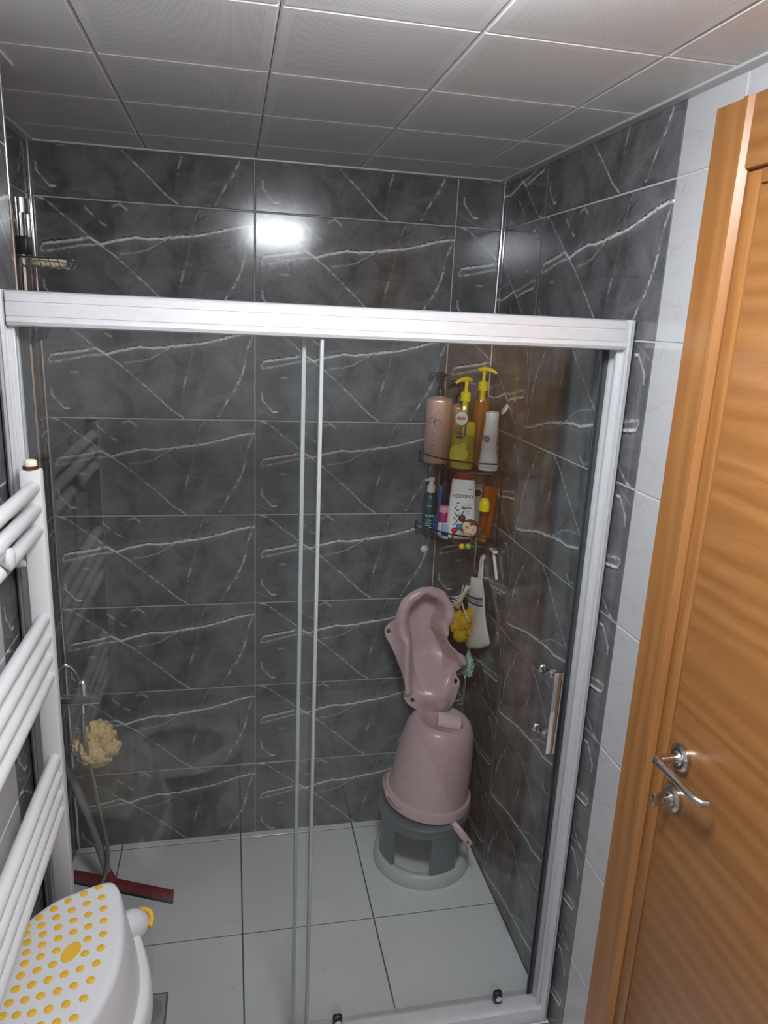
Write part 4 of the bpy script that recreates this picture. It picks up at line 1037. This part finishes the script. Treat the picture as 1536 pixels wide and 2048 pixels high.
# wire soap basket
t = empty('soap_basket', (-1.27, -.33, 1.89), label='chrome wire soap basket on the riser above the header', cat='soap basket')
b = B(); b.box(-1.318, -1.279, -.352, -.308, 1.905, 1.945, bev=.004); b.build('clamp', pm('black_clamp', srgb(34, 34, 36), .4, var=.3), t)
zc = 1.898; x0, x1, y0, y1 = -1.325, -1.180, -.372, -.262
b = B(); b.tube([(x0, y0, zc), (x1, y0, zc), (x1, y1, zc), (x0, y1, zc)], .0022, n=8, closed=True); b.build('rim_wire', M_CHROMED, t)
for k in range(7):
    x = x0 + .012 + (x1 - x0 - .024) * k / 6
    b = B(); b.tube([(x, y0, zc), (x + .004, y0 + .012, zc - .020), (x + .004, y1 - .012, zc - .020), (x, y1, zc)], .0014, n=6); b.build('wire', M_CHROMED, t)
for y in (y0 + .03, y1 - .03):
    b = B(); b.tube([(x0, y, zc), (x0 + .012, y, zc - .018), (x1 - .012, y, zc - .018), (x1, y, zc)], .0014, n=6); b.build('wire', M_CHROMED, t)
b = B(); b.loft([(0, .030, .016), (.003, .038, .022), (.011, .040, .024), (.019, .037, .021), (.022, .028, .014)], n=36, e=2.6)
o = b.build('soap_bar', M_CREAM, smooth=60); o.location = (-1.240, -.325, zc - .0175); o.rotation_euler = (0, 0, .05)
set_props(o, 'cream oval soap bar lying in the chrome wire basket', 'soap')

# loofah
t = empty('loofah', (-1.215, -.285, .56), label='tan mesh loofah puff hanging under the mixer tap', cat='loofah')
b = B(); random.seed(11)
for k in range(26):
    a = random.uniform(0, 2 * PI); c_ = random.uniform(-1, 1); r = .040 * random.uniform(.55, 1)
    sn = math.sqrt(1 - c_ * c_)
    b.ball((-1.214 + r * sn * math.cos(a) * 1.15, -.275 + r * sn * math.sin(a) * .8, .563 + r * c_ * 1.15), .030, sub=3, jitter=.5)
b.build('mesh_puff', M_TAN, t, smooth=80)
b = B(); b.tube([(-1.236, -.322, .70), (-1.24, -.318, .64), (-1.23, -.312, .575)], .003, n=8); b.build('loop', M_TAN, t)

# squeegee
t = empty('floor_squeegee', (-1.17, -.22, 0), label='floor squeegee with dark red head and grey pole leaning left', cat='squeegee')
A0, A1 = Vector((-1.330, -.165, .035)), Vector((-1.012, -.300, .035)); dirv = (A1 - A0).normalized(); nrm = Vector((-dirv.y, dirv.x, 0))
def bar(z0, z1, w0, w1, off0=0, off1=0):
    R = []
    for p in (A0, A1):
        R.append([tuple(Vector((p.x, p.y, 0)) + nrm * (off0 - w0) + Vector((0, 0, z0))), tuple(Vector((p.x, p.y, 0)) + nrm * (off0 + w0) + Vector((0, 0, z0))), tuple(Vector((p.x, p.y, 0)) + nrm * (off1 + w1) + Vector((0, 0, z1))), tuple(Vector((p.x, p.y, 0)) + nrm * (off1 - w1) + Vector((0, 0, z1)))])
    return B().rings(R)
M_REDP = pm('dark_red_plastic', srgb(136, 30, 40), .4, var=.08)
bar(.012, .042, .006, .011).build('head', M_REDP, t, smooth=0)
bar(.0, .013, .003, .0045).build('rubber_blade', pm('black_rubber', (.02, .02, .022), .7), t, smooth=0)
m_ = (A0 * .60 + A1 * .40)
b = B(); b.cyl((m_.x, m_.y, .038), (m_.x - .016, m_.y + .008, .075), .016, .0135, n=20); b.build('socket', M_REDP, t)
b = B(); b.tube([(m_.x - .010, m_.y + .005, .058), (-1.255, -.20, .24), (-1.300, -.215, .42), (-1.335, -.228, .58)], .0125, n=16); b.build('pole', pm('grey_pole', srgb(142, 144, 144), .45), t)

# floor drain
t = empty('floor_drain', (-1.05, -.67, 0), label='square floor drain with round cover near the step stool', cat='drain')
b = B(); b.box(-1.100, -1.000, -.722, -.616, .0004, .0012); b.build('seal_gap', M_GROUTF, t, smooth=0)
b = B(); b.box(-1.094, -1.006, -.716, -.622, .0012, .0035, bev=.001); b.build('plate', pm('grey_drain_plate', (.42, .43, .43), .4, .2), t)
b = B(); b.lathe([(.038, .0036), (.037, .005), (.033, .0055), (.032, .0042), (.001, .0042)], n=36, M=Matrix.Translation((-1.047, -.667, 0))); b.build('round_cover', pm('grey_drain_cover', (.36, .37, .37), .3, .4), t)

# water drops on glass and tiles
random.seed(5); b = B()
def drop(p, r, flat):
    g = bmesh.ops.create_icosphere(b.bm, subdivisions=1, radius=r)
    for v in g['verts']: v.co = Vector((p[0] + v.co.x, p[1] + v.co.y * flat, p[2] + v.co.z))
for k in range(70): drop((random.uniform(-.74, -.45), -.0006, random.gauss(1.87, .04)), random.uniform(.0009, .0018), .5)
for k in range(60): drop((random.choice([random.uniform(-.69, -.6), random.uniform(-1.1, -.1)]), -.8126 if False else -.8128, random.choice([random.uniform(.05, .9), random.uniform(.1, .5)])), random.uniform(.0009, .0017), .4)
for k in range(70): drop((random.uniform(-1.19, -.68), -.8466, random.choice([random.uniform(.1, 1.6), random.uniform(.2, .6)])), random.uniform(.0007, .0015), .4)
wm = pm('water_drop', (.9, .92, .92), .03, trans=1.0, ior=1.33, var=.01)
o = b.build('water_drops', wm, smooth=80); set_props(o, 'clear water drops on the shower glass and back wall tiles', 'water drops', kind='stuff')
